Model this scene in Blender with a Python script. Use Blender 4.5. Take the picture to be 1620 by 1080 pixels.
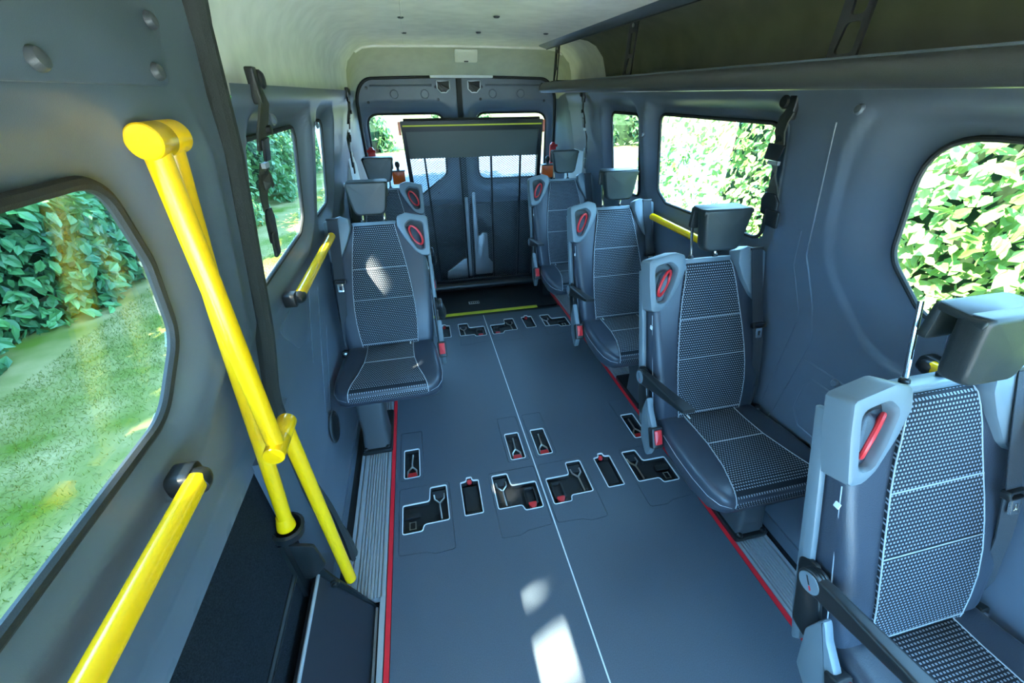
import bpy, bmesh, math, random
import numpy as np
from mathutils import Vector, Matrix
from mathutils.geometry import delaunay_2d_cdt

random.seed(7); rng = np.random.default_rng(7)
for o in list(bpy.data.objects): bpy.data.objects.remove(o)
scene = bpy.context.scene
COL = scene.collection

# ------------------------------------------------------------------ camera
# van axes: x to the right, y to the rear doors, z up from the cabin floor (metres)
CAM = Vector((-0.383, 0.0, 1.5))
RGT = Vector((0.97583001, -0.2184708, -0.00512944))
DWN = Vector((-0.11967063, -0.51459085, -0.84904369))
FWD = Vector((0.18285169, 0.82913616, -0.52829773))
cd = bpy.data.cameras.new('camera'); cam = bpy.data.objects.new('camera', cd); COL.objects.link(cam)
cd.sensor_width = 36; cd.lens = 14.0; cd.clip_start = 0.02; cd.clip_end = 500
M = Matrix.Identity(4)
for i in range(3):
    M[i][0] = RGT[i]; M[i][1] = -DWN[i]; M[i][2] = -FWD[i]; M[i][3] = CAM[i]
cam.matrix_world = M
scene.camera = cam
scene.view_settings.view_transform = 'Standard'
try: scene.view_settings.look = 'None'
except Exception: pass
scene.view_settings.gamma = 1.0
scene.view_settings.use_curve_mapping = False
scene.view_settings.exposure = 1.60

# ------------------------------------------------------------------ world and sun
w = bpy.data.worlds.new('World'); scene.world = w; w.use_nodes = True
bg = w.node_tree.nodes['Background']
bg.inputs[0].default_value = (0.26, 0.59, 1.0, 1); bg.inputs[1].default_value = 7.6
sd = bpy.data.lights.new('sun', 'SUN'); sd.energy = 31; sd.angle = math.radians(0.6); sd.color = (1.0, 0.92, 0.74)
sun = bpy.data.objects.new('sun', sd); COL.objects.link(sun)
SUN_TO = Vector((-0.50, -0.50, 0.85)).normalized()
sun.rotation_euler = SUN_TO.to_track_quat('Z', 'Y').to_euler()

# ------------------------------------------------------------------ materials
MATS = {}
def mat(name, col, rough=0.5, metal=0.0, noise=0.0, nscale=60, bump=0.0, bscale=300, spec=0.5, col2=None, detail=2):
    if name in MATS: return MATS[name]
    m = bpy.data.materials.new(name); m.use_nodes = True
    nt = m.node_tree; b = nt.nodes['Principled BSDF']
    b.inputs['Base Color'].default_value = (*col, 1); b.inputs['Roughness'].default_value = rough
    b.inputs['Metallic'].default_value = metal; b.inputs['Specular IOR Level'].default_value = spec
    tc = nt.nodes.new('ShaderNodeTexCoord')
    if noise > 0 or col2:
        n = nt.nodes.new('ShaderNodeTexNoise'); n.inputs['Scale'].default_value = nscale; n.inputs['Detail'].default_value = detail
        nt.links.new(tc.outputs['Object'], n.inputs['Vector'])
        r = nt.nodes.new('ShaderNodeValToRGB')
        c2 = col2 or tuple(min(1, c * (1 + noise)) for c in col)
        c1 = col if col2 else tuple(c * (1 - noise) for c in col)
        r.color_ramp.elements[0].position = 0.35; r.color_ramp.elements[1].position = 0.65
        r.color_ramp.elements[0].color = (*c1, 1); r.color_ramp.elements[1].color = (*c2, 1)
        nt.links.new(n.outputs['Fac'], r.inputs[0]); nt.links.new(r.outputs[0], b.inputs['Base Color'])
    if bump > 0:
        n = nt.nodes.new('ShaderNodeTexNoise'); n.inputs['Scale'].default_value = bscale; n.inputs['Detail'].default_value = 2
        nt.links.new(tc.outputs['Object'], n.inputs['Vector'])
        bp = nt.nodes.new('ShaderNodeBump'); bp.inputs['Strength'].default_value = bump; bp.inputs['Distance'].default_value = 0.002
        nt.links.new(n.outputs['Fac'], bp.inputs['Height']); nt.links.new(bp.outputs[0], b.inputs['Normal'])
    MATS[name] = m
    return m

def weave(name, base, speck, pitch, axis):
    """dark cloth with small pale woven dashes; axis = the second object axis of the weave (x is the first)"""
    m = bpy.data.materials.new(name); m.use_nodes = True; nt = m.node_tree; N = nt.nodes; L = nt.links
    b = N['Principled BSDF']; b.inputs['Roughness'].default_value = 0.85; b.inputs['Specular IOR Level'].default_value = 0.2
    tc = N.new('ShaderNodeTexCoord'); sp = N.new('ShaderNodeSeparateXYZ'); L.new(tc.outputs['Object'], sp.inputs[0])
    def mth(op, a, bb=None, c=None):
        n = N.new('ShaderNodeMath'); n.operation = op
        for i, v in enumerate((a, bb, c)):
            if v is None: continue
            if isinstance(v, (int, float)): n.inputs[i].default_value = v
            else: L.new(v, n.inputs[i])
        return n.outputs[0]
    v = mth('MULTIPLY', sp.outputs[2] if axis == 2 else mth('SUBTRACT', sp.outputs[1], sp.outputs[2]), 1 / pitch)
    row = mth('FLOOR', v)
    odd = mth('MODULO', mth('ABSOLUTE', row), 2.0)
    u = mth('ADD', mth('MULTIPLY', sp.outputs[0], 1 / (pitch * 1.15)), mth('MULTIPLY', odd, 0.5))
    fu = mth('FRACT', mth('ADD', u, 100.0)); fv = mth('FRACT', mth('ADD', v, 100.0))
    du = mth('ABSOLUTE', mth('SUBTRACT', fu, 0.5)); dv = mth('ABSOLUTE', mth('SUBTRACT', fv, 0.5))
    inside = mth('MULTIPLY', mth('LESS_THAN', du, 0.27), mth('LESS_THAN', dv, 0.24))
    mx = N.new('ShaderNodeMix'); mx.data_type = 'RGBA'
    L.new(inside, mx.inputs[0]); mx.inputs[6].default_value = (*base, 1); mx.inputs[7].default_value = (*speck, 1)
    L.new(mx.outputs[2], b.inputs['Base Color'])
    bp = N.new('ShaderNodeBump'); bp.inputs['Strength'].default_value = 0.35; bp.inputs['Distance'].default_value = 0.001
    L.new(inside, bp.inputs['Height']); L.new(bp.outputs[0], b.inputs['Normal'])
    MATS[name] = m
    return m

P_WALL = mat('grey_abs_trim', (0.106, 0.132, 0.168), 0.36, bump=0.12, bscale=900, noise=0.03, nscale=8)
P_DARKTRIM = mat('dark_trim', (0.055, 0.062, 0.070), 0.45, bump=0.1, bscale=900)
HEAD = mat('headliner_cloth', (0.82, 0.80, 0.74), 0.95, noise=0.05, nscale=14, bump=0.25, bscale=260, spec=0.1)
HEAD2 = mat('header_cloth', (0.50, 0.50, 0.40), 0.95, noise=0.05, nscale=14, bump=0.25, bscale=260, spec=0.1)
SHADEM = mat('olive_shade', (0.17, 0.175, 0.125), 0.7, noise=0.1, nscale=10, bump=0.2, bscale=300)
FLOORM = mat('slate_floor_vinyl', (0.074, 0.096, 0.124), 0.42, noise=0.16, nscale=420, bump=0.15, bscale=700)
FLOORSUB = mat('underfloor_black', (0.008, 0.009, 0.010), 0.7)
RED = mat('red_strip', (0.75, 0.020, 0.035), 0.4)
REDP = mat('red_plastic', (0.62, 0.025, 0.030), 0.35)
ALU = mat('anodised_aluminium', (0.42, 0.45, 0.48), 0.35, metal=0.35)
STEEL = mat('zinc_steel', (0.55, 0.54, 0.50), 0.28, metal=1.0)
CHROME = mat('polished_steel', (0.8, 0.8, 0.8), 0.12, metal=1.0)
BLACK = mat('black_plastic', (0.012, 0.013, 0.014), 0.4, bump=0.1, bscale=700)
BLACKM = mat('black_painted_metal', (0.010, 0.012, 0.013), 0.3)
RUBBER = mat('black_rubber', (0.016, 0.018, 0.018), 0.7, bump=0.3, bscale=500)
SEALM = mat('woven_seal', (0.030, 0.034, 0.032), 0.9, bump=0.6, bscale=450)
YEL = mat('yellow_powder_coat', (0.95, 0.535, 0.003), 0.22, spec=0.6)
YELS = mat('yellow_edge', (0.62, 0.60, 0.03), 0.5)
LEATH = mat('black_leatherette', (0.036, 0.045, 0.062), 0.32, bump=0.25, bscale=420)
SHELL = mat('seat_shell_grey', (0.140, 0.175, 0.200), 0.38, bump=0.08, bscale=700)
HRM = mat('headrest_rubber', (0.020, 0.025, 0.025), 0.42, bump=0.15, bscale=600)
THREAD = mat('pale_thread', (0.34, 0.37, 0.40), 0.8)
WHITE = mat('white_trim', (0.70, 0.74, 0.76), 0.4)
BELT = mat('belt_webbing', (0.028, 0.034, 0.042), 0.75, bump=0.4, bscale=500)
BELTG = mat('olive_webbing', (0.035, 0.038, 0.030), 0.7, bump=0.4, bscale=500)
CARPET = mat('stairwell_carpet', (0.012, 0.015, 0.019), 0.95, noise=0.4, nscale=300, bump=0.6, bscale=350, spec=0.1)
BOARD = mat('step_board', (0.018, 0.020, 0.026), 0.5, bump=0.3, bscale=500)
TRAY = mat('black_tray', (0.011, 0.013, 0.016), 0.5, bump=0.2, bscale=500)
SHELFM = mat('shelf_vinyl', (0.055, 0.060, 0.060), 0.32, bump=0.12, bscale=500)
ORANGE = mat('orange_reflector', (0.85, 0.13, 0.02), 0.3)
LAMP = mat('lamp_lens', (0.72, 0.72, 0.62), 0.3)
PANELM = mat('lift_panel', (0.070, 0.080, 0.068), 0.4)
MESHM = mat('mesh_metal', (0.30, 0.33, 0.36), 0.4, metal=0.2)
GALV = mat('galvanised', (0.40, 0.42, 0.45), 0.4, metal=0.6)
CLOTH_B = weave('woven_back_cloth', (0.014, 0.017, 0.023), (0.22, 0.25, 0.29), 0.0080, 2)
CLOTH_S = weave('woven_seat_cloth', (0.014, 0.017, 0.023), (0.22, 0.25, 0.29), 0.0080, 1)

def glass_mat():
    m = bpy.data.materials.new('window_glass'); m.use_nodes = True; nt = m.node_tree
    for n in list(nt.nodes):
        if n.type == 'BSDF_PRINCIPLED': nt.nodes.remove(n)
    out = nt.nodes['Material Output']
    t = nt.nodes.new('ShaderNodeBsdfTransparent'); t.inputs[0].default_value = (0.93, 0.97, 0.97, 1)
    g = nt.nodes.new('ShaderNodeBsdfGlossy'); g.inputs['Roughness'].default_value = 0.02
    mx = nt.nodes.new('ShaderNodeMixShader'); mx.inputs[0].default_value = 0.05
    nt.links.new(t.outputs[0], mx.inputs[1]); nt.links.new(g.outputs[0], mx.inputs[2]); nt.links.new(mx.outputs[0], out.inputs[0])
    return m
GLASS = glass_mat()

def leaf_mat(name, c1, c2, trans=0.35, scale=1.4):
    m = bpy.data.materials.new(name); m.use_nodes = True; nt = m.node_tree; N = nt.nodes; L = nt.links
    b = N['Principled BSDF']; b.inputs['Roughness'].default_value = 0.45; b.inputs['Specular IOR Level'].default_value = 0.35
    g = N.new('ShaderNodeNewGeometry'); n = N.new('ShaderNodeTexNoise'); n.inputs['Scale'].default_value = scale; n.inputs['Detail'].default_value = 4
    L.new(g.outputs['Position'], n.inputs['Vector'])
    r = N.new('ShaderNodeValToRGB'); r.color_ramp.elements[0].position = 0.35; r.color_ramp.elements[1].position = 0.68
    r.color_ramp.elements[0].color = (*c1, 1); r.color_ramp.elements[1].color = (*c2, 1)
    L.new(n.outputs['Fac'], r.inputs[0]); L.new(r.outputs[0], b.inputs['Base Color'])
    tr = N.new('ShaderNodeBsdfTranslucent'); L.new(r.outputs[0], tr.inputs[0])
    mx = N.new('ShaderNodeMixShader'); mx.inputs[0].default_value = trans
    L.new(b.outputs[0], mx.inputs[1]); L.new(tr.outputs[0], mx.inputs[2]); L.new(mx.outputs[0], N['Material Output'].inputs[0])
    MATS[name] = m
    return m
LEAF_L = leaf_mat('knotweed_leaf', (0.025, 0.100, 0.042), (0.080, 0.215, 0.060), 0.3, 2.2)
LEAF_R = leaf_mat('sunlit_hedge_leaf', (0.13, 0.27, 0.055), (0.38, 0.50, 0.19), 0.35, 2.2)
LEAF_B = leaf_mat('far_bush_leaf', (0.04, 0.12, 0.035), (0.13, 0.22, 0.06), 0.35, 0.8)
GRASSB = leaf_mat('grass_blade', (0.070, 0.105, 0.008), (0.15, 0.155, 0.020), 0.5, 0.9)
LAWN = mat('lawn_ground', (0.052, 0.078, 0.007), 0.95, nscale=1.7, col2=(0.17, 0.145, 0.062), detail=8, bump=0.5, bscale=60, spec=0.1)
ASPH = mat('pale_asphalt', (0.050, 0.056, 0.066), 0.9, noise=0.12, nscale=30, spec=0.1)
BOUNCE = mat('pale_bounce', (0.60, 0.58, 0.53), 0.9, noise=0.08, nscale=4, spec=0.1)
BARK = mat('bark', (0.10, 0.085, 0.065), 0.9, noise=0.3, nscale=20, bump=0.6, bscale=40)
SOIL = mat('hedge_core', (0.018, 0.035, 0.014), 1.0, noise=0.4, nscale=6, spec=0.05)
BRICKW = mat('red_brick', (0.30, 0.10, 0.07), 0.9, noise=0.2, nscale=15)
RENDERW = mat('pale_render', (0.62, 0.62, 0.60), 0.9, noise=0.05, nscale=5)
ROOFT = mat('roof_tile', (0.20, 0.09, 0.06), 0.8, noise=0.2, nscale=10)
PANEG = mat('house_window', (0.05, 0.07, 0.09), 0.15)

# ------------------------------------------------------------------ mesh helpers
def link(o, parent=None):
    COL.objects.link(o)
    if parent is not None: o.parent = parent
    return o
def tag(o, label=None, cat=None, group=None, kind=None):
    if label: o['label'] = label
    if cat: o['category'] = cat
    if group: o['group'] = group
    if kind: o['kind'] = kind
    return o
def empty(name, loc=(0, 0, 0)):
    e = bpy.data.objects.new(name, None); e.empty_display_size = 0.05; e.location = loc
    return link(e)

class MB:
    def __init__(s): s.v = []; s.f = []; s.fm = []
    def add(s, vs, fs):
        k = len(s.v); s.v += [tuple(p) for p in vs]; s.f += [tuple(i + k for i in q) for q in fs]; return s
    def box(s, a, b):
        (x0, y0, z0), (x1, y1, z1) = a, b
        x0, x1 = sorted((x0, x1)); y0, y1 = sorted((y0, y1)); z0, z1 = sorted((z0, z1))
        vs = [(x0, y0, z0), (x1, y0, z0), (x1, y1, z0), (x0, y1, z0), (x0, y0, z1), (x1, y0, z1), (x1, y1, z1), (x0, y1, z1)]
        return s.add(vs, [(0, 3, 2, 1), (4, 5, 6, 7), (0, 1, 5, 4), (1, 2, 6, 5), (2, 3, 7, 6), (3, 0, 4, 7)])
    def tube(s, path, r, n=12, closed=False, flat=None):
        """swept round tube; flat=(w,h) sweeps a flat ribbon instead"""
        P = [Vector(p) for p in path]; m = len(P); rr = r if isinstance(r, (list, tuple)) else [r] * m
        T = []
        for i in range(m):
            a = P[(i - 1) % m] if (closed or i > 0) else P[i]; b = P[(i + 1) % m] if (closed or i < m - 1) else P[i]
            T.append((b - a).normalized())
        up = Vector((0, 0, 1)) if abs(T[0].z) < 0.9 else Vector((1, 0, 0))
        u = T[0].cross(up).normalized(); vs = []
        for i in range(m):
            u = (u - T[i] * u.dot(T[i]))
            u = u.normalized() if u.length > 1e-6 else T[i].orthogonal().normalized()
            v = T[i].cross(u)
            for k in range(n):
                a = 2 * math.pi * k / n
                vs.append(P[i] + (u * math.cos(a) + v * math.sin(a)) * rr[i])
        fs = []
        for i in range(m if closed else m - 1):
            j = (i + 1) % m
            for k in range(n):
                l = (k + 1) % n
                fs.append((i * n + k, i * n + l, j * n + l, j * n + k))
        if not closed:
            fs.append(tuple(range(n))[::-1]); fs.append(tuple((m - 1) * n + k for k in range(n)))
        return s.add(vs, fs)
    def ribbon(s, path, widths, wdir, thick):
        """flat strap along path; wdir = direction of its width"""
        P = [Vector(p) for p in path]; vs = []; fs = []; m = len(P)
        for i in range(m):
            a = P[max(i - 1, 0)]; b = P[min(i + 1, m - 1)]; t = (b - a).normalized()
            wd = wdir[i] if isinstance(wdir, list) else wdir
            wv = Vector(wd); wv = (wv - t * wv.dot(t)).normalized(); nn = t.cross(wv) * (thick / 2)
            ww = (widths[i] if isinstance(widths, (list, tuple)) else widths) / 2
            vs += [P[i] - wv * ww - nn, P[i] + wv * ww - nn, P[i] + wv * ww + nn, P[i] - wv * ww + nn]
        for i in range(m - 1):
            for k in range(4):
                l = (k + 1) % 4
                fs.append((i * 4 + k, i * 4 + l, i * 4 + 4 + l, i * 4 + 4 + k))
        fs += [(3, 2, 1, 0), tuple((m - 1) * 4 + k for k in range(4))]
        return s.add(vs, fs)
    def loft(s, rings, caps=True, closed=True):
        n = len(rings[0]); vs = [p for r in rings for p in r]; fs = []
        for i in range(len(rings) - 1):
            for k in range(n if closed else n - 1):
                l = (k + 1) % n
                fs.append((i * n + k, i * n + l, (i + 1) * n + l, (i + 1) * n + k))
        if caps and closed:
            fs.append(tuple(range(n))[::-1]); fs.append(tuple((len(rings) - 1) * n + k for k in range(n)))
        return s.add(vs, fs)
    def prism(s, pts, fr, d0, d1, bev=0.0):
        """pts 2D polygon (ccw), fr(u,v,d)->3D"""
        if bev > 0:
            ins = inset(pts, bev); mid = inset(pts, bev * 0.3)
            rings = [[fr(u, v, d0) for u, v in ins], [fr(u, v, d0 + bev * 0.3) for u, v in mid], [fr(u, v, d0 + bev) for u, v in pts],
                     [fr(u, v, d1 - bev) for u, v in pts], [fr(u, v, d1 - bev * 0.3) for u, v in mid], [fr(u, v, d1) for u, v in ins]]
        else:
            rings = [[fr(u, v, d) for u, v in pts] for d in (d0, d1)]
        return s.loft(rings)
    def ring(s, outer, inner, fr, d0, d1, bev=0.0):
        """frame between two loops of equal count, with a rounded outer front edge"""
        n = len(outer); oi = inset(outer, bev) if bev else outer
        ii = inset(inner, -bev * 0.7) if bev else inner
        loops = [[fr(*p, d0) for p in outer], [fr(*p, d1 - bev) for p in outer], [fr(*p, d1 - bev * .3) for p in (inset(outer, bev * .3) if bev else outer)], [fr(*p, d1) for p in oi],
                 [fr(*p, d1) for p in ii], [fr(*p, d1 - bev) for p in inner], [fr(*p, d0) for p in inner], [fr(*p, d0) for p in outer]]
        return s.loft(loops, caps=False)
    def lathe(s, prof, o, ax, n=20, arc=None):
        """profile (r, h) turned about axis ax at o"""
        ax = Vector(ax).normalized(); u = ax.orthogonal().normalized(); v = ax.cross(u); o = Vector(o)
        rings = [[o + ax * h + (u * math.cos(2 * math.pi * k / n) + v * math.sin(2 * math.pi * k / n)) * max(r, 1e-5) for k in range(n)] for r, h in prof]
        return s.loft(rings)
    def build(s, name, m, parent=None, smooth=35, kind=None, label=None):
        me = bpy.data.meshes.new(name); me.from_pydata([tuple(p) for p in s.v], [], s.f); me.validate()
        bm = bmesh.new(); bm.from_mesh(me); bmesh.ops.recalc_face_normals(bm, faces=bm.faces); bm.to_mesh(me); bm.free()
        me.materials.append(m)
        if smooth:
            me.polygons.foreach_set('use_smooth', [True] * len(me.polygons))
            me.set_sharp_from_angle(angle=math.radians(smooth))
        o = bpy.data.objects.new(name, me); link(o, parent)
        if kind: o['kind'] = kind
        if label: o['label'] = label
        return o

def inset(pts, d):
    n = len(pts); A = sum(pts[i][0] * pts[(i + 1) % n][1] - pts[(i + 1) % n][0] * pts[i][1] for i in range(n))
    sg = 1 if A > 0 else -1; out = []
    for i in range(n):
        p, q, r = Vector(pts[i - 1][:2]), Vector(pts[i][:2]), Vector(pts[(i + 1) % n][:2])
        a = (q - p); b = (r - q)
        if a.length < 1e-9: a = b
        if b.length < 1e-9: b = a
        a = a.normalized(); b = b.normalized()
        na = Vector((-a.y, a.x)) * sg; nb = Vector((-b.y, b.x)) * sg
        nn = na + nb
        nn = nn.normalized() if nn.length > 1e-6 else na
        c = max(0.5, nn.dot(na))
        out.append((q.x + nn.x * d / c, q.y + nn.y * d / c))
    return out
def fillet(pts, r, n=6):
    out = []; m = len(pts)
    for i in range(m):
        p, q, s_ = Vector(pts[i - 1]), Vector(pts[i]), Vector(pts[(i + 1) % m])
        rr = r[i] if isinstance(r, (list, tuple)) else r
        a = p - q; b = s_ - q; la, lb = a.length, b.length
        ang = a.angle(b) if la > 1e-9 and lb > 1e-9 else math.pi
        if rr <= 0 or ang > 3.05: out.append((q.x, q.y)); continue
        t = min(rr / math.tan(ang / 2), la * 0.48, lb * 0.48)
        A = q + a.normalized() * t; B = q + b.normalized() * t
        for k in range(n + 1):
            f = k / n; pt = A * (1 - f) ** 2 + q * 2 * f * (1 - f) + B * f ** 2
            out.append((pt.x, pt.y))
    return out
def rrect(x0, x1, y0, y1, r, n=6): return fillet([(x0, y0), (x1, y0), (x1, y1), (x0, y1)], r, n)
def rrectd(x0, x1, y0, y1, r, n=5, m=8):
    p = rrect(x0, x1, y0, y1, r, n); out = []
    for i in range(len(p)):
        a, b = p[i], p[(i + 1) % len(p)]; out.append(a)
        if math.dist(a, b) > (x1 - x0) * 0.4:
            out += [(a[0] + (b[0] - a[0]) * k / m, a[1] + (b[1] - a[1]) * k / m) for k in range(1, m)]
    return out
def polar(pts, c, n=56, a0=0.0):
    """resample a star-shaped polygon as seen from c"""
    out = []; m = len(pts)
    for k in range(n):
        a = a0 + 2 * math.pi * k / n; dx, dy = math.cos(a), math.sin(a); best = 0
        for i in range(m):
            x1, y1 = pts[i][0] - c[0], pts[i][1] - c[1]; x2, y2 = pts[(i + 1) % m][0] - c[0], pts[(i + 1) % m][1] - c[1]
            ex, ey = x2 - x1, y2 - y1; den = dx * ey - dy * ex
            if abs(den) < 1e-12: continue
            t = (x1 * ey - y1 * ex) / den; q = (x1 * dy - y1 * dx) / den
            if t > 0 and -1e-9 <= q <= 1 + 1e-9: best = max(best, t)
        out.append((c[0] + dx * best, c[1] + dy * best))
    return out
def sd_poly(X, Y, V):
    V = np.array(V, float); d = np.full(X.shape, 1e9); s = np.ones(X.shape); n = len(V)
    for i in range(n):
        j = i - 1; e = V[j] - V[i]; wx, wy = X - V[i][0], Y - V[i][1]
        t = np.clip((wx * e[0] + wy * e[1]) / (e @ e + 1e-18), 0, 1)
        d = np.minimum(d, (wx - e[0] * t) ** 2 + (wy - e[1] * t) ** 2)
        c1 = Y >= V[i][1]; c2 = Y < V[j][1]; c3 = e[0] * wy > e[1] * wx
        fl = (c1 & c2 & c3) | (~c1 & ~c2 & ~c3); s = np.where(fl, -s, s)
    return s * np.sqrt(d)
def inside(p, poly):
    x, y = p; c = False; n = len(poly)
    for i in range(n):
        x1, y1 = poly[i]; x2, y2 = poly[i - 1]
        if (y1 > y) != (y2 > y) and x < (x2 - x1) * (y - y1) / (y2 - y1) + x1: c = not c
    return c
def cdt(outer, holes):
    """flat triangles of an outline with holes -> (points2d, tris)"""
    vs = []; es = []
    for lp in [outer] + holes:
        k = len(vs); vs += [Vector(p) for p in lp]; es += [(k + i, k + (i + 1) % len(lp)) for i in range(len(lp))]
    V, E_, F, *_ = delaunay_2d_cdt(vs, es, [], 0, 1e-6)
    T = []
    for f in F:
        c = sum((V[i] for i in f), Vector((0, 0))) / len(f)
        if inside(c, outer) and not any(inside(c, h) for h in holes): T.append(tuple(f))
    return [(v.x, v.y) for v in V], T
def slab(name, outer, holes, z1, z0, m, parent=None):
    mb = MB(); V, T = cdt(outer, holes)
    mb.add([(x, y, z1) for x, y in V], T)
    for lp in [outer] + holes:
        n = len(lp); mb.add([(x, y, z1) for x, y in lp] + [(x, y, z0) for x, y in lp], [(i, (i + 1) % n, n + (i + 1) % n, n + i) for i in range(n)])
    me = bpy.data.meshes.new(name); me.from_pydata(mb.v, [], mb.f); me.materials.append(m)
    o = bpy.data.objects.new(name, me); link(o, parent); return o
def sstep(t): t = np.clip(t, 0, 1); return t * t * (3 - 2 * t)

def field(name, A, B, pos, holes, m, parent=None, outer=None, h=0.012):
    """moulded panel over the grid A x B: pos(a,b,S)->xyz arrays; holes are outlines cut clean through"""
    a, b = np.meshgrid(A, B, indexing='ij')
    def S(aa, bb):
        s = np.full(aa.shape, 1e3)
        for hp in holes: s = np.minimum(s, sd_poly(aa, bb, hp))
        if outer is not None: s = np.minimum(s, -sd_poly(aa, bb, outer))
        return s
    for _ in range(2):
        s = S(a, b); e = 1e-4
        gx = (S(a + e, b) - s) / e; gy = (S(a, b + e) - s) / e; g2 = np.maximum(gx * gx + gy * gy, 0.3)
        k = np.abs(s) < 0.62 * h
        a = np.where(k, a - s * gx / g2, a); b = np.where(k, b - s * gy / g2, b)
    def SH(aa, bb):
        s = [sd_poly(aa, bb, hp) for hp in holes]
        return s
    X, Y, Z = pos(a, b, SH(a, b))
    na, nb = a.shape
    idx = np.arange(na * nb).reshape(na, nb)
    q = np.stack([idx[:-1, :-1], idx[1:, :-1], idx[1:, 1:], idx[:-1, 1:]], -1).reshape(-1, 4)
    ca = a.ravel()[q].mean(1); cb = b.ravel()[q].mean(1)
    keep = S(ca, cb) > 0
    V = np.stack([X.ravel(), Y.ravel(), Z.ravel()], 1)
    q = q[keep]; used = np.unique(q); rem = np.full(na * nb, -1); rem[used] = np.arange(len(used))
    me = bpy.data.meshes.new(name); me.from_pydata(V[used].tolist(), [], rem[q].tolist()); me.materials.append(m)
    me.polygons.foreach_set('use_smooth', [True] * len(me.polygons))
    o = bpy.data.objects.new(name, me); link(o, parent); return o

def bez(p0, p1, p2, n=8):
    p0, p1, p2 = Vector(p0), Vector(p1), Vector(p2)
    return [p0 * (1 - t) ** 2 + p1 * 2 * t * (1 - t) + p2 * t * t for t in [i / n for i in range(n + 1)]]
def copy_tree(o, parent=None):
    c = o.copy(); COL.objects.link(c); c.parent = parent
    if parent is not None: c.matrix_parent_inverse = o.matrix_parent_inverse.copy()
    for ch in list(o.children): copy_tree(ch, c)
    return c

# ------------------------------------------------------------------ the shell of the van
WZ = [-0.6, 0.0, 0.10, 0.30, 0.70, 0.88, 1.00, 1.41, 1.62]
WX = [0.835, 0.842, 0.850, 0.862, 0.860, 0.852, 0.832, 0.742, 0.708]
def W(z): return np.interp(z, WZ, WX)
RECESS = 0.058
def Gx(z): return 0.860 - 0.1585 * (np.asarray(z) - 1.0)

BOTTOM = -0.05
FRONT = -1.15
def side_pos(sgn, wins):
    """wins: (outline, recess width); window surrounds sink softly towards the glass"""
    def pos(a, b, SH):
        x = W(b).copy()
        rec = np.zeros_like(x); full = np.clip(Gx(b) + 0.002 - x, 0.012, 0.07)
        for s, (_, wd) in zip(SH, wins):
            rec = np.maximum(rec, full * (0.30 * sstep((wd * 1.15 - s) / 0.014) + 0.70 * sstep(1.10 - s / wd)))
        # a broad shallow belt below the windows and a rounded roll towards the headliner
        x = x + rec * sstep((1.490 - b) / 0.05)
        x = x - 0.016 * sstep((b - 1.44) / 0.06)
        return sgn * x, a, b
    return pos
def grid(a0, a1, h=0.012): return np.linspace(a0, a1, int(round((a1 - a0) / h)) + 1)

def window(idx, outline, sgn, label, r=0.007):
    e = empty('window_%d' % idx, (0, 0, 0)); tag(e, label, 'window', kind='structure')
    lp = inset(outline, 0.002)
    path = [(sgn * (float(Gx(z)) - 0.004), y, z) for y, z in lp]
    MB().tube(path, r, 8, closed=True).build('gasket', RUBBER, e)
    mb = MB(); xs = [(sgn * (float(Gx(z)) + 0.006), y, z) for y, z in outline]; xo = [(p[0] + sgn * 0.004, p[1], p[2]) for p in xs]
    mb.loft([xs, xo]); mb.build('pane', GLASS, e, smooth=0)
    return e

# right wall ---------------------------------------------------------------
WF = fillet([(-1.0, 1.00), (0.66, 1.00), (0.785, 1.12), (0.80, 1.418), (-1.0, 1.418)], [0.08, 0.10, 0.10, 0.12, 0.08], 8)
WR1 = fillet([(1.235, 1.025), (1.90, 1.012), (1.985, 1.06), (1.985, 1.415), (1.235, 1.415)], [0.06, 0.05, 0.05, 0.045, 0.05], 8)
WR2 = rrect(2.185, 2.535, 0.985, 1.405, 0.05, 8)
winsR = [(WF, 0.15), (WR1, 0.070), (WR2, 0.062)]
wr = field('wall_right', grid(FRONT, 3.16), grid(BOTTOM, 1.52), side_pos(1, winsR), [q for q, _ in winsR], P_WALL)
tag(wr, 'grey moulded plastic wall lining behind the row of four seats', 'wall', kind='structure')
window(1, WF, 1, 'large side window beside the nearest seat, hedge close outside')
window(2, WR1, 1, 'wide side window behind the second and third seats on the right')
window(3, WR2, 1, 'narrow side window behind the rearmost seat on the right')

# left wall behind the sliding door ----------------------------------------
WL1 = fillet([(1.15, 1.03), (1.66, 1.045), (1.735, 1.09), (1.735, 1.408), (1.15, 1.408)], [0.05, 0.05, 0.05, 0.05, 0.05], 8)
WL2 = rrect(1.94, 2.275, 1.03, 1.402, 0.055, 8)
winsL = [(WL1, 0.065), (WL2, 0.060)]
wl = field('wall_left', grid(0.99, 3.16), grid(BOTTOM, 1.52), side_pos(-1, winsL), [q for q, _ in winsL], P_WALL)
tag(wl, 'grey moulded plastic wall lining behind the two seats on the left', 'wall', kind='structure')
window(4, WL1, -1, 'side window behind the hanging belt on the left')
window(5, WL2, -1, 'narrow side window near the rear on the left')

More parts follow.
